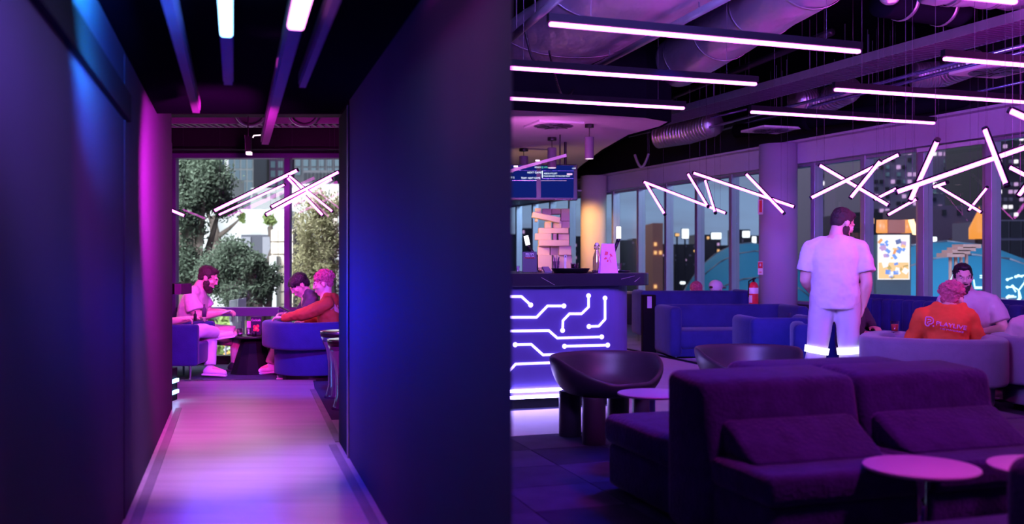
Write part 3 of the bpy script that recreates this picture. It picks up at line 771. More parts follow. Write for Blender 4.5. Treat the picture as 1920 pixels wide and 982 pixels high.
# --- things standing on the worktop
p = onq(993, 7.75); s = pxm(p.y)
t = thing('sign_stand', 'small black table sign with white lettering standing at the left of the worktop', 'sign', p, ROOM * .4)
B().box((0, 0, .098), (27 * s, .008, 38 * s), Matrix.Rotation(R(-6), 4, 'X')).done('board', 'paper_dark', t)
B().box((0, .03, .006), (27 * s, .09, .008)).done('foot', 'tumbler', t)
def sgn(body, size, x, z, m, par=t, sx=1): text(body, size, Matrix.Translation((x, -.008 - .0 + (z - .098) * -.10, z)) @ Matrix.Rotation(R(90 - 6), 4, 'X'), m, None, sx=sx).parent = par
sgn('ESC/\\PE', .022, 0, .158, 'ceramic'); sgn('MASTER YOUR', .012, 0, .143, 'ceramic'); sgn('EXPERIENCE', .016, 0, .127, 'sign_red'); sgn('* * * * *', .012, 0, .045, 'ceramic')
def cyl_thing(name, label, cat, u, q, wpx, hpx, m, parts=None, group=None, z=TOP, taper=1.0):
    p = onq(u, q, z); s = pxm(p.y); r = wpx * s / 2
    t = thing(name, label, cat, p, 0, group)
    return t, p, s, r
def glass(u, q, wpx, hpx, label, fill=None, frac=.6, z=TOP, taper=.82, group=None, at=None, gm='tumbler'):
    p = at or onq(u, q, z); s = pxm(p.y); r = wpx * s / 2; h = hpx * s
    t = thing('tumbler', label, 'glass', p, 0, group)
    B().lathe([(r * taper, 0), (r * taper, .004), (r, h), (r * .93, h), (r * taper * .9, .012), (.0005, .012)], seg=24).done('glass_body', gm, t, smooth=True)
    if fill: B().lathe([(r * taper * .86, .013), (r * (taper + (1 - taper) * frac) * .9, h * frac), (.0005, h * frac)], seg=24).done('drink', fill, t, smooth=True)
    return t
glass(1077, 7.9, 15, 19, 'tumbler of dark coffee on the worktop above the round tray', 'drink_dark', .88)
glass(1160, 8.3, 11, 17, 'empty tumbler right of the pink menu card on the worktop')
glass(1013, 8.1, 8, 10, 'small glass right of the black table sign', 'amber', .6)
glass(971, 7.9, 7, 14, 'pale cup left of the black table sign on the worktop', 'ceramic', .9)
# straw holder
p = onq(1043, 8.0); s = pxm(p.y); t = thing('straw_holder', 'glass holder full of dark straws on the worktop', 'straw holder', p)
B().lathe([(4.5 * s, 0), (6.5 * s, 22 * s), (6.1 * s, 22 * s), (4.1 * s, .006)], seg=20).done('glass_body', 'tumbler', t, smooth=True)
for k in range(9):
    a = k * .7; B().cone((2 * s * math.cos(a), 2 * s * math.sin(a), .01), (5.5 * s * math.cos(a), 5.5 * s * math.sin(a), (30 + 3 * math.sin(k * 2)) * s), .003, .003, 6).done('straw', 'short_pink' if k % 2 else 'hood_dark', t)
# hand pump / dispenser
p = onq(1060, 8.0); s = pxm(p.y); t = thing('dispenser', 'slim pale dispenser between the straw holder and the coffee', 'dispenser', p)
B().lathe([(4.5 * s, 0), (4.5 * s, 6 * s), (2.2 * s, 8 * s), (2.2 * s, 33 * s), (1.4 * s, 34 * s), (.0005, 35 * s)], seg=20).done('body', 'ceramic', t, smooth=True)
B().box((0, -2 * s, 31 * s), (2 * s, 3 * s, 4 * s)).done('nozzle', 'chrome', t)
# big round tray
p = onq(1070, 7.85); s = pxm(p.y)
solo(B().lathe([(30 * s, 0), (36 * s, 8 * s), (36.6 * s, 9 * s), (34 * s, 7.5 * s), (29 * s, 2 * s), (.001, 2 * s)], tuple(p), 48), 'serving_tray', 'black_metal', 'wide round black serving tray near the edge of the worktop', 'tray', smooth=True)
for u, q, w, lab in ((1169, 8.15, 13, 'small dark saucer tray under the empty tumbler'), (1118, 8.2, 9, 'small dark saucer tray left of the swing-top bottle')):
    p = onq(u, q); s = pxm(p.y)
    solo(B().lathe([(w * s * .8, 0), (w * s, 4 * s), (w * s * .95, 4 * s), (w * s * .75, 1.5 * s), (.001, 1.5 * s)], tuple(p), 32), 'saucer_tray', 'black_metal', lab, 'tray', smooth=True)
# card reader and small cup
p = onq(1025, 7.9); s = pxm(p.y); t = thing('payment_terminal', 'slanted grey payment terminal between the table sign and the round tray', 'card reader', p, ROOM)
B().box((0, 0, 6 * s), (14 * s, 20 * s, 4 * s), Matrix.Rotation(R(28), 4, 'X'), .004).done('body', 'window_frame', t)
B().box((0, .02, 8.6 * s), (11 * s, 8 * s, 1 * s), Matrix.Rotation(R(28), 4, 'X')).done('screen', 'black_metal', t)
# swing-top bottle
p = onq(1119, 7.9); s = pxm(p.y); t = thing('swing_top_bottle', 'clear swing-top water bottle behind the pink menu card', 'bottle', p)
B().lathe([(7.4 * s, 0), (7.6 * s, 4 * s), (7.4 * s, 30 * s), (3.2 * s, 42 * s), (2.8 * s, 48 * s), (3.4 * s, 49 * s), (3.2 * s, 52 * s), (.001, 52 * s)], seg=28).done('glass_body', 'cut_glass', t, smooth=True)
B().sph((0, 0, 53.5 * s), (3.2 * s, 3.2 * s, 3 * s)).done('stopper', 'ceramic', t, smooth=True)
B().tube([(-4 * s, 0, 44 * s), (-4.6 * s, 0, 50 * s), (-2 * s, 0, 56 * s), (2 * s, 0, 56 * s), (4.6 * s, 0, 50 * s), (4 * s, 0, 44 * s)], .8 * s, 6).done('wire_bail', 'chrome', t, smooth=True)
# pink menu card with diamond print
p = onq(1140, 7.72); s = pxm(p.y); t = thing('menu_card', 'tall pink tapered menu card with a darker red diamond print', 'menu', p, ROOM * .3)
b = B(); w0, w1, h = 17 * s, 12 * s, 55 * s
for sg in (1, -1):
    vsx = [b.bm.verts.new(c) for c in ((-w0, -.05 * sg, 0), (w0, -.05 * sg, 0), (w1, -.002 * sg, h), (-w1, -.002 * sg, h))]; b.bm.faces.new(vsx)
b.done('folded_card', 'paper_pink', t, solid=.002)
dm = Matrix.Rotation(R(-12), 4, 'X')
for x, z, w, hh, ro in ((-4, 36, 6, 9, .3), (5, 33, 3.5, 7, -.5), (-2, 22, 3, 6, .2), (2, 28, 1.2, 10, .5), (4, 21, 1.2, 10, -.4), (-6, 27, 4, 6, .8)):
    B().box((x * s, -.050 + z * s * .0485 / h * .98, z * s), (w * s, .002, hh * s), Matrix.Rotation(ro, 4, 'Y') if False else Matrix.Rotation(R(-9), 4, 'X') @ Matrix.Rotation(ro, 4, 'Y')).done('print_mark', 'sign_red', t)
# two task lamps
for u, v0, v1, tilt, lab, ub, vb in ((988, 442, 459, -.18, 'left task lamp with a white glowing tube on a black arm behind the bar', 1006, 480), (1160, 425, 447, 0, 'right task lamp with a white glowing tube on a black arm above the menu card', 1152, 470)):
    Y = 9.2; p = P((u + ub) / 2, vb, Y); s = pxm(Y); p.z = TOP
    t = thing('task_lamp', lab, 'lamp', p, group=None)
    a, c = P(u - 2 * (1 if tilt else 0), v0, Y), P(u + 2 * (1 if tilt else 0), v1, Y)
    B().cone(a, c, 4.2 * s, 4.2 * s, 16).done('glow_tube', 'lamp_white', t, world=True, smooth=True)
    B().limb([c - up * .004, P(u + (3 if tilt else -2), v1 + 6, Y), P(ub, vb, Y)], [3.6 * s, 3.6 * s, 3 * s], 8).done('arm', 'black_metal', t, world=True, smooth=True)
    B().cone(P(ub, vb, Y), Vector((P(ub, vb, Y).x, Y, TOP)), 2.6 * s, 3.2 * s, 12).done('stand', 'black_metal', t, world=True, smooth=True)
    B().cone((P(ub, vb, Y).x, Y, TOP + .02), (P(ub, vb, Y).x, Y, TOP), .05, .05, 24).done('base', 'black_metal', t, world=True)
# back-bar tower of stacked pale boxes
Y = 15.5; s = pxm(Y)
tw = thing('box_sculpture', 'tall sculpture of pale stacked box shelves lit warm behind the bar', 'shelf', P(1035, 512, Y))
tw.location.z = 0
bxs = [(1003, 1014, 391, 401, -.1, 0), (1016, 1033, 392, 404, .12, 0), (1034, 1050, 392, 402, .12, 0), (1051, 1067, 392, 415, .10, 0), (997, 1050, 403, 413, -.25, 12), (1003, 1008, 409, 416, 0, 0), (1021, 1033, 416, 428, .05, 0), (1036, 1052, 414, 428, .1, 0), (1052, 1067, 415, 428, .2, 0),
       (1009, 1065, 428, 438, -.05, 0), (1003, 1033, 438, 450, -.1, 0), (1036, 1043, 438, 450, 0, 0), (1046, 1066, 438, 450, .05, 0), (1009, 1066, 450, 461, -.12, 0),
       (1008, 1030, 461, 478, .06, 0), (1047, 1070, 461, 478, -.03, 0), (1031, 1046, 461, 478, .2, 0), (1005, 1034, 478, 512, -.05, 0), (1036, 1071, 478, 512, .1, 0), (1003, 1072, 512, 560, 0, 0)]
for u0, u1, v0, v1, dy, ro in bxs:
    a = P(u0, v0, Y + dy); c = P(u1, v1, Y + dy)
    B().box((a + c) / 2, (abs(c.x - a.x), .34, abs(a.z - c.z)), Matrix.Rotation(R(ro), 4, 'Y'), .004, 1).done('shelf_box', 'box_cream', tw, world=True)
B().b2((P(1003, 0, Y).x, Y - .2, 0), (P(1072, 0, Y).x, Y + .2, P(0, 555, Y).z)).done('cabinet', 'box_cream', tw, world=True)
# menu screens
Y = 14.0
ms = thing('menu_screen', 'wide dark pair of menu screens with blue glow hanging over the bar', 'screen', P(1010, 345, Y))
def sx(x, y): return P(960 + x / 9.82, 290 + y / 9.82, Y)
B().b2(P(905, 308, Y), P(1082, 376, Y + .1)).done('screen_housing', 'black_metal', ms, world=True, bev=.01)
for x0, x1 in ((-520, 450), (530, 1135)):
    a, c = sx(x0, 200), sx(x1, 790); B().b2((a.x, Y - .012, a.z), (c.x, Y, c.z)).done('display', 'screen_blue', ms, world=True)
def st(body, x, y, size, m, sx_=1.0): text(body, size / 9.82 * Y / F * 1.5, upright(sx(x, y) - Vector((0, .016, 0)), 0), m, ms, align='LEFT', sx=sx_)
st('READY', 415, 245, 26, 'screen_text'); st('@ OPEN', 540, 245, 26, 'screen_green'); st('LIVE', 1105, 265, 24, 'screen_text')
st('NEXT GAME', 280, 345, 32, 'screen_text'); st('TEAM  NEXT GAME', 165, 447, 32, 'screen_text', .85); st('LANE 1', -120, 335, 30, 'screen_text'); st('LANE 2', -100, 435, 30, 'screen_text')
st('ABSOLUTE JUST', 585, 360, 26, 'screen_text', .9); st('PLEASE PROCEED TO THE START POINT', 582, 408, 25, 'screen_text', .72); st('IMMERSIVE LEVELLING UP', 790, 835, 22, 'plaster', .85)
for x0, x1, y0, y1, m in ((1010, 1108, 345, 375, 'screen_pink'), (550, 566, 298, 425, 'screen_text')):
    a, c = sx(x0, y0), sx(x1, y1); B().b2((a.x, Y - .02, a.z), (c.x, Y - .012, c.z)).done('screen_block', m, ms, world=True)
for x0, x1, y in ((560, 1130, 297), (560, 1130, 437), (530, 1000, 476), (-400, 450, 290), (-400, 450, 475)):
    a, c = sx(x0, y), sx(x1, y + 4); B().b2((a.x, Y - .016, a.z), (c.x, Y - .012, c.z)).done('screen_line', 'blue_metal' if y != 476 else 'screen_pink', ms, world=True)
for x in (-3, 2.5):
    q = P(1010 + x * 20, 308, Y); B().cone(q, Vector((q.x, Y, 3.0)), .02).done('ceiling_mount', 'black_metal', ms, world=True)
# track with two spotlights in front of the screens
t = thing('track_light', 'slanting ceiling track with small white spots above the menu screens', 'light', P(1000, 305, 13.2))
B().bar(P(940, 325, 13.2), P(1062, 291, 13.2), .04, .04).done('track', 'plaster', t, world=True)
for u in (950, 1050): q = P(u, 308, 13.2); B().cone(q, Vector((q.x, q.y, 3.0)), .01).done('hanger_rod', 'black_metal', t, world=True)
for u, v in ((1008, 301), (967, 312)): B().b2(P(u - 4, v - 1.5, 13.1), P(u + 4, v + 1.5, 13.14)).done('spot_face', 'lamp_face', t, world=True)

# ================================================================== SEATING
def cushion(name, par, a, c, m, bev=.06, rot=None):
    """soft block between two room corners (p, q, z)"""
    a, c = Vector(a), Vector(c); ctr = (a + c) / 2; sz = c - a
    b = B(); b.box(Q(ctr.x, ctr.y, ctr.z), [abs(x) for x in sz], ROOM if rot is None else Matrix.Rotation(ROOM, 4, 'Z') @ rot, bev, 4)
    return b.done(name, m, par, world=True, smooth=True)
def wedge(name, par, p0, p1, prof, m, bev=.04):
    """profile in (q, z) swept along p"""
    b = B(); n = len(prof)
    A = [b.bm.verts.new(Q(p0, q, z)) for q, z in prof]; C = [b.bm.verts.new(Q(p1, q, z)) for q, z in prof]
    b.bm.faces.new(A); b.bm.faces.new(C[::-1])
    for i in range(n): b.bm.faces.new((A[i], A[(i + 1) % n], C[(i + 1) % n], C[i]))
    return b.done(name, m, par, world=True, smooth=True, bev=bev)
V = 'velvet'
sf = thing('modular_sofa', 'large dark purple modular sofa in the foreground facing the camera with two tall backrests', 'sofa', Q(3.3, 3.6))
for p0, p1 in ((2.06, 2.86), (2.87, 3.63)):
    wedge('backrest', sf, p0, p1, [(3.60, .40), (3.66, .735), (4.0, .758), (4.0, .05), (3.60, .05)], V, .05)
for p0, p1 in ((2.14, 2.80), (2.91, 3.60)):
    wedge('lumbar_cushion', sf, p0, p1, [(3.37, .42), (3.60, .57), (3.68, .57), (3.68, .42)], V, .03)
for p0, p1 in ((2.08, 2.86), (2.865, 3.63), (3.635, 4.5)):
    cushion('seat', sf, (p0, 3.18 if p0 < 3.6 else 3.18, .30), (p1, 3.66 if p0 < 3.6 else 4.0, .425), V, .035)
cushion('base', sf, (2.09, 3.20, .03), (4.5, 3.98, .31), V, .04)
sb = thing('modular_sofa', 'dark purple sofa standing back to back behind the foreground sofa, its left seat end showing', 'sofa', Q(3.2, 4.5))
wedge('backrest', sb, 2.55, 3.5, [(4.02, .05), (4.02, .74), (4.3, .752), (4.38, .40), (4.38, .05)], V, .05)
cushion('seat', sb, (2.12, 4.02, .26), (3.0, 4.86, .42), V, .05); cushion('seat', sb, (3.01, 4.02, .26), (4.3, 4.86, .42), V, .05)
cushion('base', sb, (2.14, 4.04, .03), (4.28, 4.84, .27), V, .04)
sc2 = thing('foreground_sofa', 'purple sofa seat and dark arm cut off by the bottom right corner', 'sofa', Q(3.4, 2.1))
cushion('seat', sc2, (2.0, 1.72, .22), (4.6, 2.54, .42), V, .05)
cushion('armrest', sc2, (2.36, 2.02, .10), (2.7, 2.36, .66), V, .07)
cushion('base', sc2, (2.02, 1.75, .03), (4.6, 2.5, .24), V, .03)
def side_table(loc, r, h, label, group=None, white=False):
    t = thing('side_table', label, 'table', (loc[0], loc[1], 0), 0, group)
    B().lathe([(.001, h - .016), (r - .008, h - .016), (r, h - .008), (r - .002, h), (.001, h)], seg=64).done('table_top', 'pale_top', t, smooth=True, bev=.002)
    B().cone((0, 0, .05), (0, 0, h - .016), .020, .018, 20).done('stem', 'chrome' if not white else 'pale_top', t, smooth=True)
    B().lathe([(r * .62, 0), (r * .60, .012), (r * .3, .03), (.03, .16), (.001, .17)], seg=40).done('foot', 'black_metal', t, smooth=True)
    for k in range(3):
        a = 2.1 * k - .6; b = B(); d = Vector((math.cos(a), math.sin(a), 0))
        b.limb([d * .02 + up * .2, d * r * .35 + up * .09, d * r * .75 + up * .012], [.006, .018, .014], 8); b.done('foot_blade', 'pale_top', t, smooth=True)
    return t
side_table(HZ(1727, 873, .45), .218, .45, 'round pale pink-lit side table in front of the foreground sofa')
side_table(HZ(1968, 873, .45), .225, .45, 'second round side table cut off by the right edge of the photo')
side_table((.86, 5.88), .215, .45, 'round side table between the tub chair and the foreground sofa', white=True)
def tub_chair(loc, rz, label):
    t = thing('tub_chair', label, 'chair', (loc[0], loc[1], 0), rz, 'dark leather tub chairs on fat legs')
    b = B(); seg = 48; rows = []
    for j, (k, base) in enumerate(((0.0, 0), (.45, 0), (.72, .02), (.88, .30), (.97, .72), (1.0, 1.0))):
        row = []
        for i in range(seg):
            a = 2 * math.pi * i / seg
            f = (1 - math.cos(a - math.pi / 2)) / 2            # 0 at the front (+Y local), 1 at the back
            rim = .165 * min(1, max(0, (f - .04) / .42)) ** .8 + .10
            r = .385 * k * (1.0 + .03 * math.cos(2 * a))
            row.append(b.bm.verts.new((r * math.cos(a) * 1.02, r * math.sin(a) * .96, .33 + rim * base)))
        rows.append(row)
    for j in range(len(rows) - 1):
        for i in range(seg):
            if j == 0 and i == 0: pass
            b.bm.faces.new((rows[j][i], rows[j][(i + 1) % seg], rows[j + 1][(i + 1) % seg], rows[j + 1][i]))
    bmesh.ops.remove_doubles(b.bm, verts=b.bm.verts[:], dist=.0005)
    b.done('shell', 'shell_leather', t, smooth=True, solid=.035, subd=1)
    B().lathe([(.001, .345), (.24, .345), (.27, .36), (.25, .385), (.001, .395)], seg=32).done('seat_pad', 'shell_leather', t, smooth=True, subd=1)
    for sx_ in (-1, 1):
        for sy in (-1, 1): B().lathe([(.001, 0), (.078, 0), (.08, .01), (.08, .33), (.001, .33)], (sx_ * .20, sy * .17, 0), 24).done('leg', 'shell_leather', t, smooth=True, bev=.006)
    return t
tub_chair(((1137 - 960) / F * 6.8, 6.8), R(205), 'dark leather tub chair on fat legs in front of the glowing bar')
tub_chair(((1403 - 960) / F * 7.4, 7.4), R(185), 'dark leather tub chair, only its rim showing behind the foreground sofa')
def round_armchair(loc, rz, w, h, d, m, label, z0=.06, seat=.40, thick=.17, open_=.9, base_in=.10, skirt=None, cat='armchair'):
    """horseshoe chair: open towards local +Y"""
    t = thing('tub_armchair', label, cat, (loc[0], loc[1], 0), rz)
    def shoe(ro_x, ro_y, th):
        n = 28; a0 = math.pi / 2 + open_ / 2; a1 = math.pi * 2.5 - open_ / 2
        A = [a0 + (a1 - a0) * i / n for i in range(n + 1)]
        e = .72
        f = lambda x: (abs(x) ** e) * (1 if x > 0 else -1)
        o = [(ro_x * f(math.cos(a)), ro_y * f(math.sin(a))) for a in A]
        i_ = [((ro_x - th) * f(math.cos(a)), (ro_y - th) * f(math.sin(a))) for a in A]
        return o + i_[::-1]
    zb_ = skirt if skirt else z0
    B().prism(shoe(w / 2, d / 2, thick), zb_, h).done('backrest_shell', m, t, smooth=True, bev=.035)
    n = 32; el = lambda rx, ry: [(rx * math.cos(2 * math.pi * i / n), ry * math.sin(2 * math.pi * i / n)) for i in range(n)]
    B().prism(el(w / 2 - thick, d / 2 - thick * .6), .28, seat).done('seat', m, t, smooth=True, bev=.04)
    B().prism(el(w / 2 - base_in, d / 2 - base_in), z0, max(.29, zb_ + .03)).done('base', m, t, smooth=True, bev=.02)
    B().prism(el(w / 2 - base_in - .08, d / 2 - base_in - .08), 0, z0).done('plinth', 'black_metal', t)
    return t
ac = round_armchair((P(1752, 0, 8.1).x, 8.15), R(-22), 1.16, .625, 1.0, 'velvet_grey', 'wide lilac-grey tub armchair seen from behind, holding the person in the orange hoodie', skirt=.24, open_=1.2)
round_armchair((P(1990, 0, 8.0).x, 8.1), R(-18), .98, .63, .9, 'velvet_grey', 'lilac-grey tub armchair cut off by the right edge of the photo', skirt=.24)
# nook chair
nc = round_armchair((P(575, 0, 10.35).x + .12, 10.42), R(32), 1.16, .62, 1.05, 'velvet_blue', 'wide blue tub armchair at the right of the doorway view', skirt=.34, base_in=.10, open_=1.3)
# boxy armchair at left in the nook
t = thing('box_armchair', 'dark blue box armchair on thin legs at the left of the doorway view', 'armchair', (P(345, 0, 10.2).x, 10.25, 0), R(2))
Y = 10.2
B().b2((-.42, -.32, .17), (.21, -.20, .60)).done('side_panel', 'velvet_blue', t, bev=.03, smooth=True)
B().b2((-.42, .28, .17), (.21, .40, .60)).done('side_panel', 'velvet_blue', t, bev=.03, smooth=True)
B().b2((-.52, -.32, .17), (-.40, .40, .78)).done('backrest', 'velvet_blue', t, bev=.03, smooth=True)
B().b2((-.42, -.20, .17), (.20, .28, .40)).done('seat', 'velvet_blue', t, bev=.03, smooth=True)
for x in (-.44, -.13, .13):
    for y in (-.28, .36): B().cone((x, y, .18), (x, y, 0), .014, .010, 10).done('leg', 'chrome', t)
# mid-lounge sofas
def sofa(p, q, rz, w, d, h, seat, label, m='velvet_blue', legs=.05, arms=True, th=.16, cat='sofa'):
    w_ = Q(p, q); t = thing('lounge_sofa', label, cat, w_, rz)
    B().b2((-w / 2, d / 2 - th, legs), (w / 2, d / 2, h)).done('backrest', m, t, smooth=True, bev=.06)
    B().b2((-w / 2 + th * .8, -d / 2, legs + .1), (w / 2 - th * .8, d / 2 - th, seat)).done('seat', m, t, smooth=True, bev=.05)
    B().b2((-w / 2 + .04, -d / 2 + .04, legs), (w / 2 - .04, d / 2 - .04, legs + .14)).done('base', m, t, smooth=True, bev=.02)
    if arms:
        for s in (-1, 1):
            B().b2((s * w / 2, -d / 2 + (.25 if arms == 2 else 0), legs), (s * (w / 2 - th), d / 2 - .02, h)).done('armrest', m, t, smooth=True, bev=.06)
    for sx_ in (-1, 1):
        for sy in (-1, 1): B().cone((sx_ * (w / 2 - .1), sy * (d / 2 - .1), legs + .01), (sx_ * (w / 2 - .1), sy * (d / 2 - .1), 0), .018, .014, 10).done('leg', 'chrome', t)
    return t
def pq(x, y): return (CT * x + ST * y, -ST * x + CT * y)
sofa(*pq(P(1372, 0, 12.7).x, 12.8), ROOM * .35, 1.86, .85, .675, .37, 'long low dark blue sofa with rounded back facing the camera before the round column', arms=1, legs=.03)
sofa(*pq(P(1300, 0, 14.7).x, 14.8), ROOM * .2 + math.pi, 1.75, .8, .82, .42, 'tall-backed blue sofa further back, seen from behind with two heads above it', legs=.13, arms=1)
sofa(*pq(P(1463, 0, 10.7).x, 10.75), ROOM * .2 + math.pi, .86, .8, .645, .38, 'boxy dark blue armchair seen from behind left of the standing man', legs=.05, cat='armchair')
sofa(*pq(P(1550, 0, 9.9).x, 10.05), ROOM * .4 + R(160), .62, .7, .615, .38, 'bright blue armchair side partly hidden by the standing man', legs=.04, cat='armchair')
# channel-tufted banquette under the windows
bq = thing('banquette', 'blue channel-tufted banquette running along the right windows', 'banquette', fac(0) - FN * .8)
i = 0
for k in range(-18, 24):
    c0 = fac(0) + FD * (k * .17) - FN * .42
    if c0.y > 13.0: break
    c0.z = .56
    b = B(); b.box(c0, (.172, .15, .44), math.atan2(FD.y, FD.x), .05, 4); b.done('tufted_channel', 'velvet_blue', bq, world=True, smooth=True)
a0, c0 = fac(0) + FD * (-18 * .17) - FN * .34, fac(0) + FD * (10 * .17) - FN * .34
B().bar(a0 + up * .60, c0 + up * .60, .12, .46 + .0).done('back_board', 'velvet_blue', bq, world=True)
B().bar(a0 - FN * .42 + up * .31, c0 - FN * .42 + up * .31, .55, .16).done('seat', 'velvet_blue', bq, world=True, bev=.04, smooth=True)
B().bar(a0 - FN * .40 + up * .13, c0 - FN * .40 + up * .13, .48, .26).done('base', 'black_paint', bq, world=True)
# small table with drink beside the orange hoodie (its top level with the arm)
Y = 8.9; p = P(1672, 0, Y)
t = thing('drum_table', 'lilac upholstered drum table holding a phone and a red drink', 'table', (p.x, Y, 0))
B().cone((0, 0, .02), (0, 0, .60), .20, .215, 40).done('drum_body', 'velvet_grey', t, smooth=True, bev=.03)
B().cone((0, 0, 0), (0, 0, .03), .17, .17, 32).done('plinth', 'black_metal', t)
glass(0, 0, 16, 21, 'tumbler of red drink on the drum table beside the orange hoodie', 'drink_red', .72, at=Vector((p.x + .02, Y - .02, .60)))
solo(B().box((P(1659, 0, 8.78).x, 8.78, .606), (.15, .07, .01), .1, .003), 'phone', 'black_metal', 'dark phone lying on the drum table left of the red drink', 'phone')
p = P(1888, 0, 9.2)
glass(0, 0, 14, 24, 'clear tumbler at the right edge between the two lilac armchairs', 'ceramic', .3, at=Vector((p.x, 9.2, .50)))
t = thing('drum_table', 'dark drum table under the clear tumbler between the lilac armchairs', 'table', (p.x, 9.2, 0)); B().cone((0, 0, .0), (0, 0, .47), .2, .2, 32).done('drum_body', 'black_paint', t, smooth=True, bev=.01); B().cone((0, 0, .47), (0, 0, .50), .24, .24, 40).done('table_top', 'pale_top', t, smooth=True, bev=.004)
p = HZ(1468, 592, .655)
glass(0, 0, 7, 9, 'tiny empty tumbler on top of the dark blue armchair back', at=Vector((P(1463, 0, 10.75).x, 10.42, .645)))
# small things by the tall sofa: white napkin dispenser and dark post box
t = thing('waste_bin', 'small dark bin beside the bar end with a pale notice', 'bin', P(1216, 560, 13.2))
t.location.z = 0
B().b2((-.09, -.09, 0), (.09, .09, .80)).done('body', 'housing_black', t, bev=.01); B().b2((-.03, -.096, .62), (.03, -.09, .78)).done('notice', 'window_frame', t)
# fire extinguisher + signs on the column
p = P(1413, 570, 13.9)
t = thing('fire_extinguisher', 'red fire extinguisher with a pale label standing left of the round column', 'fire extinguisher', (p.x, 13.9, .60))
s = pxm(13.9)
B().lathe([(.001, 0), (8.6 * s, 0), (9 * s, .01), (9 * s, 38 * s), (7 * s, 44 * s), (3 * s, 47 * s), (.001, 47 * s)], seg=32).done('cylinder', 'extinguisher_red', t, smooth=True)
B().lathe([(9.15 * s, 25 * s), (9.15 * s, 36 * s)], seg=24, a0=R(190), a1=R(330)).done('label_band', 'sign_white', t, smooth=True)
B().lathe([(9.15 * s, 8 * s), (9.15 * s, 22 * s)], seg=12, a0=R(190), a1=R(240)).done('label_band', 'sign_white', t, smooth=True)
B().limb([(0, 0, 47 * s), (0, 0, 52 * s), (4 * s, 0, 54 * s)], [2 * s, 2.4 * s, 1.2 * s], 10).done('valve', 'black_metal', t, smooth=True)
B().limb([(-2 * s, 0, 52 * s), (-9 * s, 0, 48 * s), (-9.5 * s, 0, 20 * s)], [1.2 * s, 1.2 * s, 1.6 * s], 8).done('hose', 'black_metal', t, smooth=True)
B().lathe([(.001, 0), (.16, 0), (.16, .02), (.03, .03), (.03, .58), (.1, .60), (.001, .60)], (0, 0, -.60), 24).done('stand', 'black_metal', t, smooth=True)
for v0, v1, lab, sy in ((374, 402, 'upper red fire equipment sign on the round column', 0), (490, 515, 'lower red and white fire notice on the round column', 1)):
    Y = 14.13; a, c = P(1421, v0, Y), P(1431, v1, Y)
    t = thing('wall_sign', lab, 'sign', (a + c) / 2, R(-50))
    w, h = .085, a.z - c.z
    B().box((0, 0, 0), (w, .006, h)).done('plate', 'sign_white', t)
    if not sy: B().box((0.005, -.004, .01), (w * .55, .004, h * .8)).done('red_panel', 'sign_red', t)
    else:
        B().box((0, -.004, h * .22), (w * .9, .004, h * .45)).done('red_panel', 'sign_red', t); B().sph((0, -.005, h * .24), (.016, .003, .022)).done('pictogram', 'sign_white', t)
        B().box((0, -.004, -h * .3), (w * .5, .004, .012)).done('red_bar', 'sign_red', t)
# ================================================================== NOOK ITEMS
Y = 10.85
t = thing('cone_table', 'black cone-based table between the seated people in the doorway view', 'table', (P(474, 0, Y).x, Y, 0))
B().lathe([(.001, .40), (.27, .40), (.275, .41), (.27, .42), (.001, .42)], seg=40).done('table_top', 'black_metal', t, smooth=True)
B().lathe([(.001, 0), (.25, 0), (.24, .02), (.14, .34), (.12, .40), (.001, .40)], seg=12).done('cone_base', 'black_paint', t)
T0 = Vector((P(474, 0, Y).x, Y, .42)); s = pxm(Y)
glass(0, 0, 12, 14, 'cut tumbler leftmost on the cone table', 'ceramic', .35, at=T0 + Vector((-.13, -.06, 0)), gm='cut_glass')
glass(0, 0, 11, 14, 'cut tumbler between the menu stand and a leftmost one on the cone table', 'ceramic', .2, at=T0 + Vector((-.055, .03, 0)), gm='cut_glass')
glass(0, 0, 9, 13, 'cut tumbler right of the small black cup on the cone table', at=T0 + Vector((.13, -.02, 0)), gm='cut_glass')
solo(B().lathe([(.001, 0), (.022, 0), (.026, .055), (.02, .055), (.018, .01), (.001, .01)], tuple(T0 + Vector((.05, -.12, 0))), 20), 'candle_cup', 'black_metal', 'small black cup in front of the menu stand on the cone table', 'cup', smooth=True)
t = thing('menu_stand', 'upright black menu stand with red pictures on the cone table', 'menu', T0 + Vector((.045, -.02, 0)))
h = 34 * s
B().box((0, 0, h / 2 + .01), (20 * s, .012, h), None, .002).done('board', 'paper_dark', t)
for x, z in ((-3, 9), (3, 9), (-3, 15), (3, 16), (0, 12)): B().sph((x * s, -.007, z * s + .01), (3 * s, .003, 3.2 * s), seg=12).done('food_picture', 'sign_red' if x else 'amber', t)
text('Cocktails', .035, upright((0, -.008, h * .8), 0), 'paper_pink', None, sx=.8).parent = t
B().box((0, 0, .006), (20 * s, .06, .012)).done('foot', 'black_metal', t)
t = thing('menu_card', 'plain pink card standing left of the black menu stand', 'menu', T0 + Vector((-.06, .10, 0)))
B().box((0, 0, 13 * s), (11 * s, .004, 26 * s)).done('card', 'paper_pink', t); B().box((0, .015, 1 * s), (11 * s, .03, .004)).done('foot', 'paper_pink', t)
solo(B().box(T0 + Vector((-.24, -.03, .006)), (.15, .10, .012), None, .003), 'tablet', 'pale_top', 'pale tablet lying over the left edge of the cone table', 'tablet')
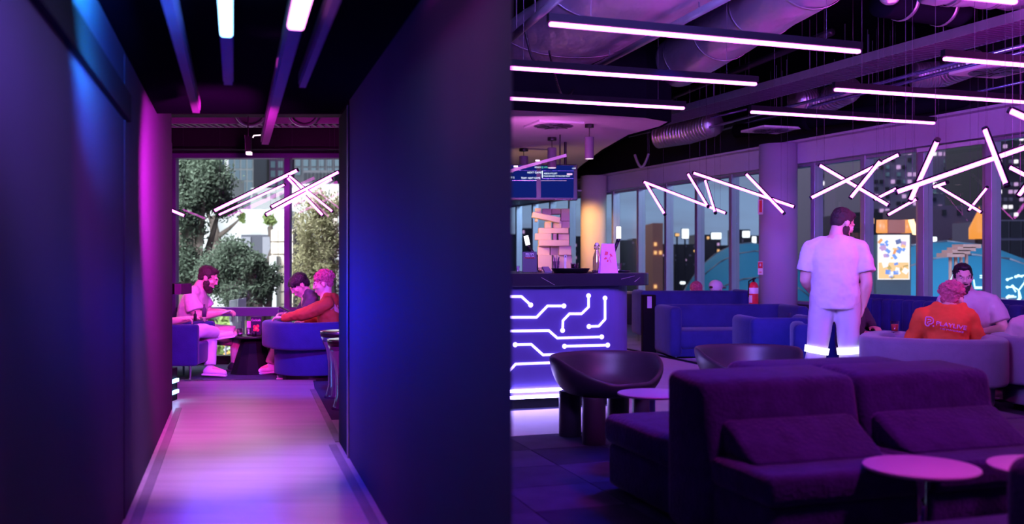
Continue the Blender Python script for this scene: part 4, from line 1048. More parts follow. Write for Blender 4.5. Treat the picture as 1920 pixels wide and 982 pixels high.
# pedestal stools
for u, Y, z, lab in ((636, 8.9, .61, 'further blue metal pedestal stool with a chrome rim by the door jamb'), (652, 8.2, .59, 'nearer blue metal pedestal stool with a chrome rim by the door jamb')):
    t = thing('pedestal_stool', lab, 'stool', (P(u, 0, Y).x, Y, 0))
    k = .175
    B().lathe([(.001, z - .05), (k * .96, z - .045), (k, z - .02), (k * .97, z), (.001, z - .004)], seg=40).done('seat', 'black_metal', t, smooth=True)
    B().lathe([(k * .97, z - .012), (k * 1.01, z - .004), (k * .985, z + .004), (k * .93, z)], seg=40).done('rim', 'chrome', t, smooth=True)
    B().lathe([(k * .95, z - .05), (k * .86, z - .10), (k * .70, z - .17), (k * .60, z - .28), (k * .58, .12), (k * .7, .03), (k * .8, 0), (.001, 0)], seg=40).done('trumpet_base', 'blue_metal', t, smooth=True)
# black box projecting past the left wall and lit plinth strips
t = thing('wall_speaker', 'black box speaker projecting past the left corridor wall', 'speaker', P(332, 541, 8.4))
B().b2(P(300, 532, 8.35), P(340, 550, 8.6)).done('box', 'housing_black', t, world=True)
B().b2(P(340, 532, 8.35), P(347, 550, 8.62)).done('grille', 'hood_dark', t, world=True)
t = thing('reception_counter', 'low counter plinth with two glowing strips just past the left corridor wall', 'counter', (-3.12, 8.75, 0))
B().b2((-3.9, 8.40, 0), (-3.02, 8.66, .30)).done('body', 'black_paint', t, world=True)
for z in (.09, .19): B().bar((-3.01, 8.41, z), (-3.01, 8.65, z), .02, .03).done('light_strip', 'tube_cold', t, world=True)
# ================================================================== PEOPLE
def V3(*a): return Vector(a)
def head(b, c, yaw, pitch, k=1.0, roll=0):
    """adds skull, jaw, nose, ears to b; returns the head matrix (x right, y forward, z up)"""
    m = Matrix.Translation(c) @ Matrix.Rotation(yaw, 4, 'Z') @ Matrix.Rotation(pitch, 4, 'X') @ Matrix.Rotation(roll, 4, 'Y') @ Matrix.Diagonal((k, k, k, 1))
    def e(p, r, seg=16):
        q = bmesh.ops.create_uvsphere(b.bm, u_segments=seg, v_segments=max(8, seg // 2), radius=1)
        bmesh.ops.transform(b.bm, matrix=m @ Matrix.Translation(p) @ Matrix.Diagonal((*r, 1)), verts=q['verts'])
    e((0, -.012, .035), (.076, .096, .088)); e((0, .022, -.03), (.062, .072, .085)); e((0, .052, -.092), (.032, .034, .026))
    e((0, .088, .030), (.045, .016, .014)); e((0, .094, -.058), (.024, .012, .007)); e((0, .092, -.069), (.02, .011, .007))
    for s in (-1, 1):
        e((s * .079, -.006, -.005), (.010, .022, .032), 10); e((s * .045, .066, -.02), (.022, .022, .02), 10)
    e((0, .098, .005), (.011, .014, .028), 10); e((0, .106, -.022), (.017, .016, .012), 10)
    return m
def hand(b, w, direc, palm_n, k=1.0, curl=.5, thumb=1):
    """palm and five fingers from the wrist w along direc; palm_n = normal of the back of the hand"""
    d = Vector(direc).normalized(); n = Vector(palm_n); n = (n - d * n.dot(d)).normalized(); s = d.cross(n)
    w = Vector(w)
    m = Matrix((s, d, n)).transposed().to_4x4()
    q = bmesh.ops.create_uvsphere(b.bm, u_segments=12, v_segments=8, radius=1)
    bmesh.ops.transform(b.bm, matrix=Matrix.Translation(w + d * .052 * k) @ m @ Matrix.Diagonal((.042 * k, .055 * k, .017 * k, 1)), verts=q['verts'])
    for i, (o, L) in enumerate(((-.030, .068), (-.010, .078), (.011, .073), (.030, .058))):
        p = w + d * .088 * k + s * o * k; pts = [p - d * .02 * k]; a = .15
        pts.append(p)
        for f in (.45, .32, .23):
            a += curl * .75; dd = (d * math.cos(a) - n * math.sin(a)); p = p + dd * L * f * k; pts.append(p)
        b.limb(pts, [.0095 * k, .0095 * k, .0088 * k, .008 * k, .007 * k], 8)
    p = w + d * .025 * k - s * .034 * k * thumb
    dd = (d * .75 - s * .6 * thumb - n * .25).normalized(); p2 = p + dd * .035 * k; p3 = p2 + (dd * .8 + d * .3 - n * curl * .5).normalized() * .030 * k
    b.limb([p - d * .01 * k, p2, p3], [.012 * k, .0105 * k, .008 * k], 8)
def person(loc, rz, label, J, hd, hair=None, beard=None, top=None, top_m='tee_white', sleeve='short', bottom_m='trouser_white', bottom='long', shoes='shoe_white', big=1.0, hands=(), hood=False, extra=None, vox=.0085, hem=None, cat='person', legs=True):
    """J: joints in the local frame (x = right, y = forward). hd = (centre, yaw, pitch, scale)"""
    t = thing('person', label, cat, loc, rz)
    g = big; b = B()
    pel, chest, neck = J['pelvis'], J['chest'], J['neck']
    tl1 = math.atan2(-(chest.y - pel.y), chest.z - pel.z); tl2 = math.atan2(-(neck.y - chest.y), max(.05, neck.z - chest.z))
    tl2 = max(-1.2, min(1.2, tl2))
    def torso(b, f, low=-.10, flat=False):
        R_ = [(pel + (pel - chest).normalized() * -low * -1 if False else pel + (pel - chest).normalized() * (-low), .165 * g * f, .125 * g * f, tl1),
              (pel, .175 * g * f, .135 * g * f, tl1), (pel.lerp(chest, .45), .165 * g * f, .135 * g * f, tl1), (pel.lerp(chest, .8), .175 * g * f, .13 * g * f, tl1),
              (chest, .185 * g * f, .125 * g * f, (tl1 + tl2) / 2), (chest.lerp(neck, .55), .165 * g * f, .10 * g * f, tl2), (chest.lerp(neck, .85), .10 * g * f, .07 * g * f, tl2), (neck, .062 * f, .06 * f, tl2)]
        b.loft(R_, 24, 2.3)
    torso(b, .93)
    m = head(b, hd[0], hd[1], hd[2], hd[3] if len(hd) > 3 else 1.0)
    b.limb([chest.lerp(neck, .8), neck, hd[0] + (m.to_3x3() @ V3(0, -.03, -.04))], [.075, .062, .056], 14)
    for sd in ('l', 'r'):
        sh, el, wr = J['sh' + sd], J['el' + sd], J['wr' + sd]
        b.limb([chest.lerp(sh, .55), sh, sh.lerp(el, .4), el, el.lerp(wr, .3), wr], [.07 * g, .058 * g, .052 * g, .042 * g, .043 * g, .028], 12)
    for (sd, dr, nn, cu) in hands:
        hand(b, J['wr' + sd], dr, nn, 1.0, cu, 1 if sd == 'r' else -1)
    if legs:
        for sd in ('l', 'r'):
            hp, kn, an = J['hip' + sd], J['kn' + sd], J['an' + sd]
            b.limb([hp, hp.lerp(kn, .5), kn, kn.lerp(an, .3), an], [.088 * g, .075 * g, .055 * g, .052 * g, .036], 12)
            b.limb([an, an + J.get('ft' + sd, V3(0, .13, -.05))], [.036, .03], 10)
    b.done('body', 'skin', t, remesh=vox, sm=4)
    # clothes
    if top != 'none':
        b = B(); torso(b, 1.0, low=(hem if hem is not None else -.06))
        for sd in ('l', 'r'):
            sh, el, wr = J['sh' + sd], J['el' + sd], J['wr' + sd]
            if sleeve == 'short':
                e2 = sh.lerp(el, .72); b.limb([neck.lerp(chest, .35), neck.lerp(sh, .55) - V3(0, 0, .012), sh], [.06 * g, .058 * g, .060 * g], 14)
                b.cone(sh, e2, .064 * g, .082 * g, 18); b.sph(sh, .062 * g)
            else:
                b.limb([neck.lerp(chest, .35), neck.lerp(sh, .55) - V3(0, 0, .012), sh, sh.lerp(el, .5), el, el.lerp(wr, .5), el.lerp(wr, .93)], [.065 * g, .064 * g, .070 * g, .070 * g, .062 * g, .054 * g, .042 * g], 14)
        if hood:
            dn = (neck - chest).normalized(); bk = m.to_3x3() @ V3(0, -1, 0)
            hb = neck + V3(0, -.055, -.01)
            for k_ in range(9):
                a = math.pi * (k_ / 8) + math.pi
                b.sph(neck + V3(math.cos(a) * .105, math.sin(a) * .085 - .01, -.005 + .015 * math.sin(a)), (.045, .045, .05), seg=10)
            b.sph(neck + V3(0, -.09, -.07), (.11, .055, .085))
        b.done('hooded_top' if hood else 'shirt', top_m, t, remesh=.011, sm=5, disp=.045 if hood else .028, dscale=.12 if hood else .09)
    if legs and bottom_m:
        b = B()
        b.loft([(pel + (chest - pel).normalized() * .02, .155 * g, .112 * g, tl1), (pel, .158 * g, .118 * g, tl1), (pel + (pel - chest).normalized() * .12, .165 * g, .125 * g, tl1)], 22, 2.2)
        for sd in ('l', 'r'):
            hp, kn, an = J['hip' + sd], J['kn' + sd], J['an' + sd]
            if bottom == 'short': b.limb([hp, hp.lerp(kn, .5)], [.098 * g, .09 * g]); b.cone(hp.lerp(kn, .5), hp.lerp(kn, .95), .09 * g, .088 * g, 18)
            else:
                b.limb([hp, hp.lerp(kn, .5), kn], [.098 * g, .090 * g, .078 * g], 16); b.cone(kn, kn.lerp(an, .93), .078 * g, .068 * g, 18)
        b.done('trousers' if bottom == 'long' else 'shorts', bottom_m, t, remesh=.012, sm=4, disp=.015, dscale=.1)
        for sd in ('l', 'r'):
            an = J['an' + sd]; ft = J.get('ft' + sd, V3(0, .13, -.05)); d = V3(ft.x, ft.y, 0).normalized() if abs(ft.x) + abs(ft.y) > .01 else V3(0, 1, 0)
            fz = ft.z
            b = B(); q0 = an + V3(0, 0, -.035) - d * .03; q1 = an + ft * .9 + V3(0, 0, -.005)
            b.limb([an + V3(0, 0, .0), q0, q0.lerp(q1, .6), q1 + ft.normalized() * .02], [.046, .046, .044, .036], 12)
            sh_o = b.done('shoe', shoes, t, remesh=.009, sm=3)
            b = B(); u_ = (q1 - q0).normalized(); nn = V3(0, 0, 1); nn = (nn - u_ * nn.dot(u_)).normalized()
            b.bar(q0 - u_ * .05 - nn * .035, q1 + u_ * .055 - nn * .03, .085, .022, up=nn); b.done('sole', shoes, sh_o, bev=.008)
    # hair, beard
    def hm(b, p, r, seg=16):
        q = bmesh.ops.create_uvsphere(b.bm, u_segments=seg, v_segments=seg // 2, radius=1)
        bmesh.ops.transform(b.bm, matrix=m @ Matrix.Translation(p) @ Matrix.Diagonal((*r, 1)), verts=q['verts'])
    if hair:
        b = B(); kind, hmat = hair
        if kind == 'short':
            hm(b, (0, -.024, .050), (.083, .098, .082), 24); hm(b, (0, .030, .098), (.06, .055, .03)); hm(b, (0, -.055, .0), (.074, .055, .062))
            hm(b, (.066, -.0, .028), (.016, .032, .045)); hm(b, (-.066, 0, .028), (.016, .032, .045))
        elif kind == 'curly':
            hm(b, (0, -.022, .055), (.086, .10, .085), 24); hm(b, (0, -.06, .0), (.07, .045, .05))
            for i in range(110):
                z = random.uniform(.0, 1); a = random.uniform(0, 6.28); rr = math.sqrt(1 - z * z)
                hm(b, (.090 * rr * math.cos(a), -.026 + .104 * rr * math.sin(a), .052 + .094 * z), (.015, .015, .015), 8)
        elif kind == 'fringe':
            hm(b, (0, -.018, .050), (.086, .105, .086), 24); hm(b, (0, .062, .066), (.062, .034, .034)); hm(b, (.03, .085, .05), (.03, .014, .03)); hm(b, (-.03, .083, .05), (.03, .014, .028)); hm(b, (0, -.06, .0), (.078, .055, .07))
        b.done('hair', hmat, t, remesh=.006, sm=0 if kind == 'curly' else 1, disp=.03 if kind == 'curly' else .016, dscale=.02)
    if beard:
        b = B(); hm(b, (0, .038, -.088), (.058, .058, .044), 20); hm(b, (0, .066, -.115), (.036, .036, .036)); hm(b, (.054, .018, -.05), (.014, .036, .045)); hm(b, (-.054, .018, -.05), (.014, .036, .045)); hm(b, (0, .1, -.047), (.03, .010, .007))
        b.done('beard', beard, t, remesh=.006, sm=1, disp=.012, dscale=.015)
    for s in (-1, 1):
        b = B(); hm(b, (s * .031, .084, .008), (.010, .007, .0045), 12); b.done('eye', 'ceramic', t, smooth=True)
        b = B(); hm(b, (s * .031, .0895, .007), (.0045, .003, .004), 8); b.done('pupil', 'black_metal', t, smooth=True)
        b = B(); hm(b, (s * .032, .090, .030), (.018, .007, .0045), 10); b.done('eyebrow', (hair[1] if hair and hair[1] != 'hair_pink' else 'hair_dark'), t, smooth=True)
    if extra: extra(t, m)
    return t
# ---- standing man in white
Y = 8.65
def bands(t, m):
    for kn, an, dz in ((V3(-.150, -.01, .515), V3(-.22, -.03, .09), 0), (V3(.115, .0, .515), V3(.15, -.02, .09), 0)):
        a = kn.lerp(an, .07); c = kn.lerp(an, .21); B().cone(a, c, .1065, .1035, 32, caps=False).done('reflective_band', 'reflective', t, smooth=True, solid=.004)
man = person((P(1566, 0, Y).x, Y, 0), R(-14), 'standing bearded man in white with bright reflective knee bands, seen from behind',
    dict(pelvis=V3(0, 0, .96), chest=V3(0, .01, 1.28), neck=V3(.01, .035, 1.495), shl=V3(-.21, .02, 1.375), shr=V3(.215, .01, 1.375),
         ell=V3(-.255, .05, 1.09), wrl=V3(-.20, .22, .98), elr=V3(.265, -.03, 1.07), wrr=V3(.245, .03, .86),
         hipl=V3(-.105, 0, .93), hipr=V3(.10, 0, .93), knl=V3(-.150, -.01, .515), knr=V3(.115, 0, .515), anl=V3(-.22, -.03, .09), anr=V3(.15, -.02, .09), ftl=V3(-.03, .14, -.05), ftr=V3(.05, .14, -.05)),
    (V3(.07, .085, 1.597), R(-58), R(-26), 1.08), ('short', 'hair_dark'), 'hair_dark', top_m='tee_white', big=1.22, hem=-.135, hands=(('l', (.6, .5, 0), (0, 0, 1), .5), ('r', (-.25, .3, -1), (1, .2, 0), .3)), extra=bands)
# ---- person in the orange hoodie
Y = 8.2
def print_on(t, m):
    w = t.location
    base = Matrix.Translation((0, -.208, .0)) 
    tilt = Matrix.Rotation(R(-9), 4, 'Y')
    def pt(x, z): return Matrix.Translation((x, -.168 - .00, z)) @ Matrix.Rotation(R(9), 4, 'Y') @ Matrix.Rotation(R(90 - 12), 4, 'X')
    text('PLAYLIVE', .052, pt(.02, .70), 'print_lilac', None, sx=1.12, depth=.012).parent = t
    text('NETWORKS', .016, pt(.025, .672), 'print_lilac', None, sx=2.1, depth=.012).parent = t
    b = B(); o = V3(-.145, -.165, .745)
    shp = [(-.028, .04), (.012, .04), (.03, .022), (.03, -.004), (.012, -.018), (-.004, -.018), (-.004, -.034), (-.022, -.034), (-.034, -.018), (-.028, .04)]
    for i in range(len(shp) - 1): b.cone(o + V3(shp[i][0], 0, shp[i][1]), o + V3(shp[i + 1][0], 0, shp[i + 1][1]), .0048, .0048, 6)
    shp = [(-.014, .02), (.008, .02), (.012, .008), (.002, .002), (-.012, .002), (-.014, -.014)]
    for i in range(len(shp) - 1): b.cone(o + V3(shp[i][0], 0, shp[i][1]), o + V3(shp[i + 1][0], 0, shp[i + 1][1]), .0042, .0042, 6)
    b.sph(o + V3(.03, 0, -.034), .007)
    b.done('chest_emblem', 'print_lilac', t)
person((P(1775, 0, Y).x, Y, 0), R(-20), 'person with curly pink hair in an orange hoodie with lettering on the back',
    dict(pelvis=V3(0, .02, .46), chest=V3(0, .05, .72), neck=V3(.03, .13, .865), shl=V3(-.185, .07, .78), shr=V3(.185, .07, .78), ell=V3(-.27, .13, .55), wrl=V3(-.16, .36, .55), elr=V3(.27, .13, .55), wrr=V3(.16, .36, .55),
         hipl=V3(-.11, .08, .46), hipr=V3(.11, .08, .46), knl=V3(-.16, .48, .47), knr=V3(.16, .48, .47), anl=V3(-.16, .50, .09), anr=V3(.16, .50, .09)),
    (V3(.06, .18, .92), R(-28), R(-12), 1.08), ('curly', 'hair_pink'), None, top_m='hood_orange', sleeve='long', bottom_m='hood_dark', big=1.06, hood=True, hands=(('l', (.3, 1, 0), (0, 0, 1), .6), ('r', (-.3, 1, 0), (0, 0, 1), .6)), extra=print_on)
# ---- bearded man facing the camera behind
Y = 9.35
person((P(1815, 0, Y).x, Y, 0), R(160), 'dark-haired bearded man in a lilac tee facing the camera behind the orange hoodie',
    dict(pelvis=V3(0, .0, .46), chest=V3(0, .02, .75), neck=V3(0.02, .06, .99), shl=V3(-.215, .04, .87), shr=V3(.215, .04, .87), ell=V3(-.30, .10, .61), wrl=V3(-.10, .30, .60), elr=V3(.27, .14, .60), wrr=V3(.10, .32, .58),
         hipl=V3(-.11, .05, .46), hipr=V3(.11, .05, .46), knl=V3(-.15, .42, .46), knr=V3(.15, .42, .46), anl=V3(-.15, .42, .09), anr=V3(.15, .42, .09)),
    (V3(.055, .10, 1.10), R(6), R(-8), 1.06), ('short', 'hair_black'), 'hair_dark', top_m='tee_pink', bottom_m='short_pink', bottom='short', big=1.15, hands=(('l', (.7, .6, 0), (0, 0, 1), .6), ('r', (-.6, .6, 0), (0, 0, 1), .6)))
# ---- person hidden behind the standing man
Y = 9.55
person((P(1592, 0, Y).x, Y, 0), R(-120), 'person in a dark hoodie almost hidden behind the standing man',
    dict(pelvis=V3(0, 0, .46), chest=V3(0, .02, .72), neck=V3(0, .05, .94), shl=V3(-.19, .04, .84), shr=V3(.19, .04, .84), ell=V3(-.19, .16, .62), wrl=V3(-.10, .20, .60), elr=V3(.22, .10, .60), wrr=V3(.22, .165, .57),
         hipl=V3(-.1, .05, .46), hipr=V3(.1, .05, .46), knl=V3(-.13, .40, .46), knr=V3(.13, .40, .46), anl=V3(-.13, .32, .09), anr=V3(.13, .32, .09)),
    (V3(0, .08, 1.04), 0, R(-20), 1.0), ('short', 'hair_dark'), None, top_m='hood_dark', sleeve='long', bottom_m='hood_dark', hands=(('l', (.7, .6, 0), (0, 0, 1), .6), ('r', (0, 1, -.1), (0, 0, 1), .5)))
# ---- shoulder at the right edge
Y = 8.2
person((P(1955, 0, Y).x, Y + .05, 0), R(0), 'person in a plum top at the right edge, only a shoulder showing',
    dict(pelvis=V3(0, 0, .46), chest=V3(0, .05, .68), neck=V3(.03, .10, .80), shl=V3(-.16, .06, .70), shr=V3(.2, .07, .72), ell=V3(-.20, .15, .52), wrl=V3(-.10, .35, .5), elr=V3(.25, .15, .5), wrr=V3(.15, .35, .5),
         hipl=V3(-.1, .08, .46), hipr=V3(.1, .08, .46), knl=V3(-.13, .42, .46), knr=V3(.13, .42, .46), anl=V3(-.13, .42, .09), anr=V3(.13, .42, .09)),
    (V3(.16, .16, .90), 0, R(-30), 1.0), ('short', 'hair_dark'), None, top_m='tee_pink', sleeve='long', bottom_m='hood_dark')
# ---- two heads above the tall blue sofa
def capx(t, m):
    b = B(); q = bmesh.ops.create_uvsphere(b.bm, u_segments=28, v_segments=14, radius=1)
    bmesh.ops.transform(b.bm, matrix=m @ Matrix.Translation((0, -.015, .055)) @ Matrix.Diagonal((.092, .112, .09, 1)), verts=q['verts'])
    b.done('cap_crown', 'paper_pink' if False else 'tee_white', t, smooth=True)
    b = B(); q = bmesh.ops.create_uvsphere(b.bm, u_segments=20, v_segments=10, radius=1)
    bmesh.ops.transform(b.bm, matrix=m @ Matrix.Translation((0, .115, .05)) @ Matrix.Rotation(R(-10), 4, 'X') @ Matrix.Diagonal((.07, .07, .008, 1)), verts=q['verts'])
    b.done('cap_visor', 'tee_white', t, smooth=True)
    b = B(); q = bmesh.ops.create_uvsphere(b.bm, u_segments=12, v_segments=8, radius=1)
    bmesh.ops.transform(b.bm, matrix=m @ Matrix.Translation((0, -.118, .035)) @ Matrix.Diagonal((.032, .012, .02, 1)), verts=q['verts'])
    b.done('cap_opening', 'hair_dark', t, smooth=True)
SJ = dict(pelvis=V3(0, 0, .44), chest=V3(0, .0, .64), neck=V3(0, .02, .72), shl=V3(-.18, .0, .66), shr=V3(.18, .0, .66), ell=V3(-.2, .12, .5), wrl=V3(-.08, .28, .5), elr=V3(.2, .12, .5), wrr=V3(.08, .28, .5),
         hipl=V3(-.1, .05, .45), hipr=V3(.1, .05, .45), knl=V3(-.13, .42, .46), knr=V3(.13, .42, .46), anl=V3(-.13, .42, .09), anr=V3(.13, .42, .09))
person((P(1307, 0, 14.9).x, 14.95, 0), R(5), 'reddish-haired person, only the head top showing over the tall blue sofa', SJ, (V3(0, .03, .80), 0, R(-5), 1.12), ('fringe', 'hair_pink'), None, top_m='hood_dark', sleeve='long', bottom_m='hood_dark')
person((P(1342, 0, 14.9).x, 14.95, 0), R(-50), 'person in a pale baseball cap behind the tall blue sofa', SJ, (V3(0, .03, .81), 0, R(-5), 1.12), None, None, top_m='hood_dark', sleeve='long', bottom_m='hood_dark', extra=capx)

# ================================================================== NOOK PEOPLE
# bearded man in profile facing right (local +y -> world +x)
Y = 10.95
person((P(362, 0, Y).x, Y, 0), R(-84), 'bearded man in a tee in profile before the doorway window, looking at a phone',
    dict(pelvis=V3(0, -.02, .46), chest=V3(0, -.0, .74), neck=V3(0, .07, .975), shl=V3(-.21, .03, .86), shr=V3(.21, .02, .86), ell=V3(-.24, .13, .66), wrl=V3(-.07, .34, .68), elr=V3(.25, .10, .64), wrr=V3(.06, .33, .67),
         hipl=V3(-.12, .04, .44), hipr=V3(.12, .04, .44), knl=V3(-.16, .46, .40), knr=V3(.10, .50, .40), anl=V3(-.14, .50, .09), anr=V3(.08, .47, .09), ftl=V3(.0, .15, -.05), ftr=V3(0, .15, -.05)),
    (V3(0, .165, 1.065), 0, R(-24), 1.08), ('short', 'hair_dark'), 'hair_dark', top_m='tee_pink', bottom_m='short_pink', bottom='short', shoes='shoe_black', big=1.22,
    hands=(('l', (.35, 1, .1), (0, .2, 1), .7), ('r', (-.3, 1, .1), (0, .2, 1), .7)))
q = P(425, 585, 10.9)
solo(B().box(q, (.075, .12, .012), Matrix.Rotation(R(-20), 4, 'Y'), .003), 'phone', 'ceramic', 'phone held by the bearded man in the doorway view', 'phone')
# person in the box armchair with crossed legs
Y = 10.3
person((P(338, 0, Y).x, Y, 0), R(-76), 'person in pale trousers and white trainers with crossed legs in the box armchair',
    dict(pelvis=V3(0, -.16, .46), chest=V3(0, -.30, .62), neck=V3(0, -.42, .76), shl=V3(-.18, -.30, .66), shr=V3(.18, -.30, .66), ell=V3(-.2, -.12, .60), wrl=V3(-.1, .13, .64), elr=V3(.2, -.10, .62), wrr=V3(.16, .02, .64),
         hipl=V3(-.10, -.12, .46), hipr=V3(.10, -.12, .46), knl=V3(-.13, .30, .47), knr=V3(.10, .22, .52), anl=V3(-.06, .30, .10), anr=V3(-.12, .36, .475), ftl=V3(.02, .14, -.05), ftr=V3(-.05, .15, -.015)),
    (V3(0, -.46, .90), 0, R(-10), 1.0), ('short', 'hair_dark'), None, top_m='velvet_blue', sleeve='short', bottom_m='trouser_white', hands=(('l', (.1, 1, .2), (0, .0, 1), .9), ('r', (-.1, 1, .1), (0, 0, 1), .9)))
for u, v, Y, lab, m in ((383, 585, 10.25, 'taller dark bottle held in the hand at the box armchair', 'hood_dark'), (366, 594, 10.2, 'shorter dark bottle or vape held left of the taller bottle', 'black_metal')):
    q = P(u, v, Y); k = 1.0 if u > 370 else .75
    solo(B().lathe([(.001, -.05 * k), (.022 * k, -.05 * k), (.024 * k, .03 * k), (.010 * k, .055 * k), (.009 * k, .085 * k), (.001, .085 * k)], tuple(q), 18), 'bottle', m, lab, 'bottle', smooth=True)
# dark hoodie man looking down at a phone (faces left)
Y = 11.0
person((P(590, 0, Y).x, Y, 0), R(108), 'black-haired man in a dark hoodie leaning over a phone right of the window mullion',
    dict(pelvis=V3(0, -.05, .46), chest=V3(0, .02, .70), neck=V3(0, .10, .905), shl=V3(-.19, .05, .82), shr=V3(.19, .05, .82), ell=V3(-.22, .14, .62), wrl=V3(-.08, .30, .655), elr=V3(.22, .14, .62), wrr=V3(.07, .30, .655),
         hipl=V3(-.1, .03, .45), hipr=V3(.1, .03, .45), knl=V3(-.14, .38, .46), knr=V3(.14, .38, .46), anl=V3(-.13, .50, .09), anr=V3(.13, .50, .09)),
    (V3(-.01, .17, .985), R(12), R(-34), 1.06), ('fringe', 'hair_black'), None, top_m='hood_dark', sleeve='long', bottom_m='short_pink', hood=True, hands=(('l', (.3, 1, .1), (0, 0, 1), .6), ('r', (-.3, 1, .1), (0, 0, 1), .6)))
q = P(533, 579, 10.9)
solo(B().box(q, (.12, .075, .012), Matrix.Rotation(R(25), 4, 'Y'), .003), 'phone', 'black_metal', 'phone held by the black-haired man in the dark hoodie', 'phone')
# orange jacket person with arm along the chair back (faces left)
Y = 10.45
person((P(622, 0, Y).x, Y, 0), R(96), 'person in a dark orange jacket, arm along the blue armchair holding a glass',
    dict(pelvis=V3(0, .0, .46), chest=V3(0, .02, .70), neck=V3(0, .06, .885), shl=V3(-.19, .03, .80), shr=V3(.17, .06, .80), ell=V3(-.17, .30, .69), wrl=V3(-.12, .50, .655), elr=V3(.2, .16, .62), wrr=V3(.08, .3, .6),
         hipl=V3(-.1, .05, .45), hipr=V3(.1, .05, .45), knl=V3(-.14, .40, .46), knr=V3(.14, .40, .46), anl=V3(-.13, .40, .09), anr=V3(.13, .40, .09)),
    (V3(.0, .09, 1.01), R(4), R(-12), 1.02), ('curly', 'hair_pink'), None, top_m='jacket_orange', sleeve='long', bottom_m='hood_dark', big=1.08, hood=True, hands=(('l', (.0, 1, 0), (0, 0, 1), .8), ('r', (-.3, 1, 0), (0, 0, 1), .6)))
q = P(527, 598, 10.42)
glass(0, 0, 11, 19, 'tumbler held on the blue armchair back by the person in the orange jacket', at=Vector((q.x, 10.42, .625)))
# ================================================================== OUTSIDE
import numpy as np
mat('ground_grey', (.20, .20, .19), .9, var=.3, scale=.3, bump=0)
mat('ground_dark', (.02, .025, .04), .7, var=.4, scale=.2, bump=0)
mat('bark', (.10, .08, .07), .9, bump=.2)
mat('white_wall', (.55, .58, .58), .8, var=.04, bump=0)
mat('cream_wall', (.62, .55, .46), .8, var=.08, scale=2, bump=0)
mat('brick_wall', (.22, .12, .12), .9, var=.2, bump=0)
mat('grey_wall', (.22, .23, .27), .8, var=.06, bump=0)
mat('dark_box', (.07, .075, .10), .8, var=.06, bump=0)
mat('tower_glass', (.25, .38, .46), .15, var=.1, scale=.3, bump=0)
mat('plum_wall', (.16, .10, .20), .8, var=.1, bump=0)
mat('city_dark', (.030, .030, .055), .8, var=.2, bump=0)
mat('city_mid', (.20, .17, .30), .8, var=.2, bump=0)
mat('dome_teal', (.05, .36, .62), .6, var=.08, scale=.4, bump=0)
mat('roof_salmon', (.65, .28, .26), .7, var=.1, bump=0)  # reflected awnings and orange floodlight put into the base colour
emat('win_lilac', (.75, .45, .85), .9); emat('win_white', (.95, .9, .95), 1.5); emat('win_warm', (1, .55, .2), 1.3)
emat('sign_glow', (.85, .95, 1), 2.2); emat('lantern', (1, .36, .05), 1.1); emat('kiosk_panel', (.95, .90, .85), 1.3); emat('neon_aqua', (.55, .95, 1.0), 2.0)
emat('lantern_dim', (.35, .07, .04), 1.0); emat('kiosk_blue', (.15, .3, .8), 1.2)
def leaf_mat(name, col):
    m = bpy.data.materials.new(name); m.use_nodes = True; t = m.node_tree; t.nodes.clear(); MATS[name] = m
    o = t.nodes.new('ShaderNodeOutputMaterial'); mx = t.nodes.new('ShaderNodeMixShader'); mx.inputs[0].default_value = .45
    d = t.nodes.new('ShaderNodeBsdfDiffuse'); tr = t.nodes.new('ShaderNodeBsdfTranslucent'); n = t.nodes.new('ShaderNodeTexNoise'); n.inputs['Scale'].default_value = .8
    cr = t.nodes.new('ShaderNodeMix'); cr.data_type = 'RGBA'; cr.inputs[6].default_value = (*[c * .6 for c in col], 1); cr.inputs[7].default_value = (*[min(1, c * 1.4) for c in col], 1)
    t.links.new(n.outputs[0], cr.inputs[0]); t.links.new(cr.outputs[2], d.inputs[0]); t.links.new(cr.outputs[2], tr.inputs[0])
    t.links.new(d.outputs[0], mx.inputs[1]); t.links.new(tr.outputs[0], mx.inputs[2]); t.links.new(mx.outputs[0], o.inputs[0])
leaf_mat('leaf_dark', (.11, .145, .11)); leaf_mat('leaf_olive', (.26, .25, .15)); leaf_mat('leaf_bright', (.35, .45, .18))
b = B(); b.prism([(-90, 12.4), (-1.3, 12.4), (-3.5, 40), (-9, 160), (-90, 160)], -6.2, -6); struct('ground_street', b, 'ground_grey')
b = B(); b.prism([(-1.2, 28), (9, 8), (200, 8), (200, 500), (-40, 500)], -9.2, -9); struct('ground_city', b, 'ground_dark')
b = B(); b.prism([(-1.35, 12.2), (-1.0, 27.5), (-8.3, 160), (-9.3, 160)], -9, 24)  # unseen slab added to keep the street daylight off the city
solo(b, 'party_wall', 'city_dark', 'tall dark party wall building between the street side and the city side', 'building')
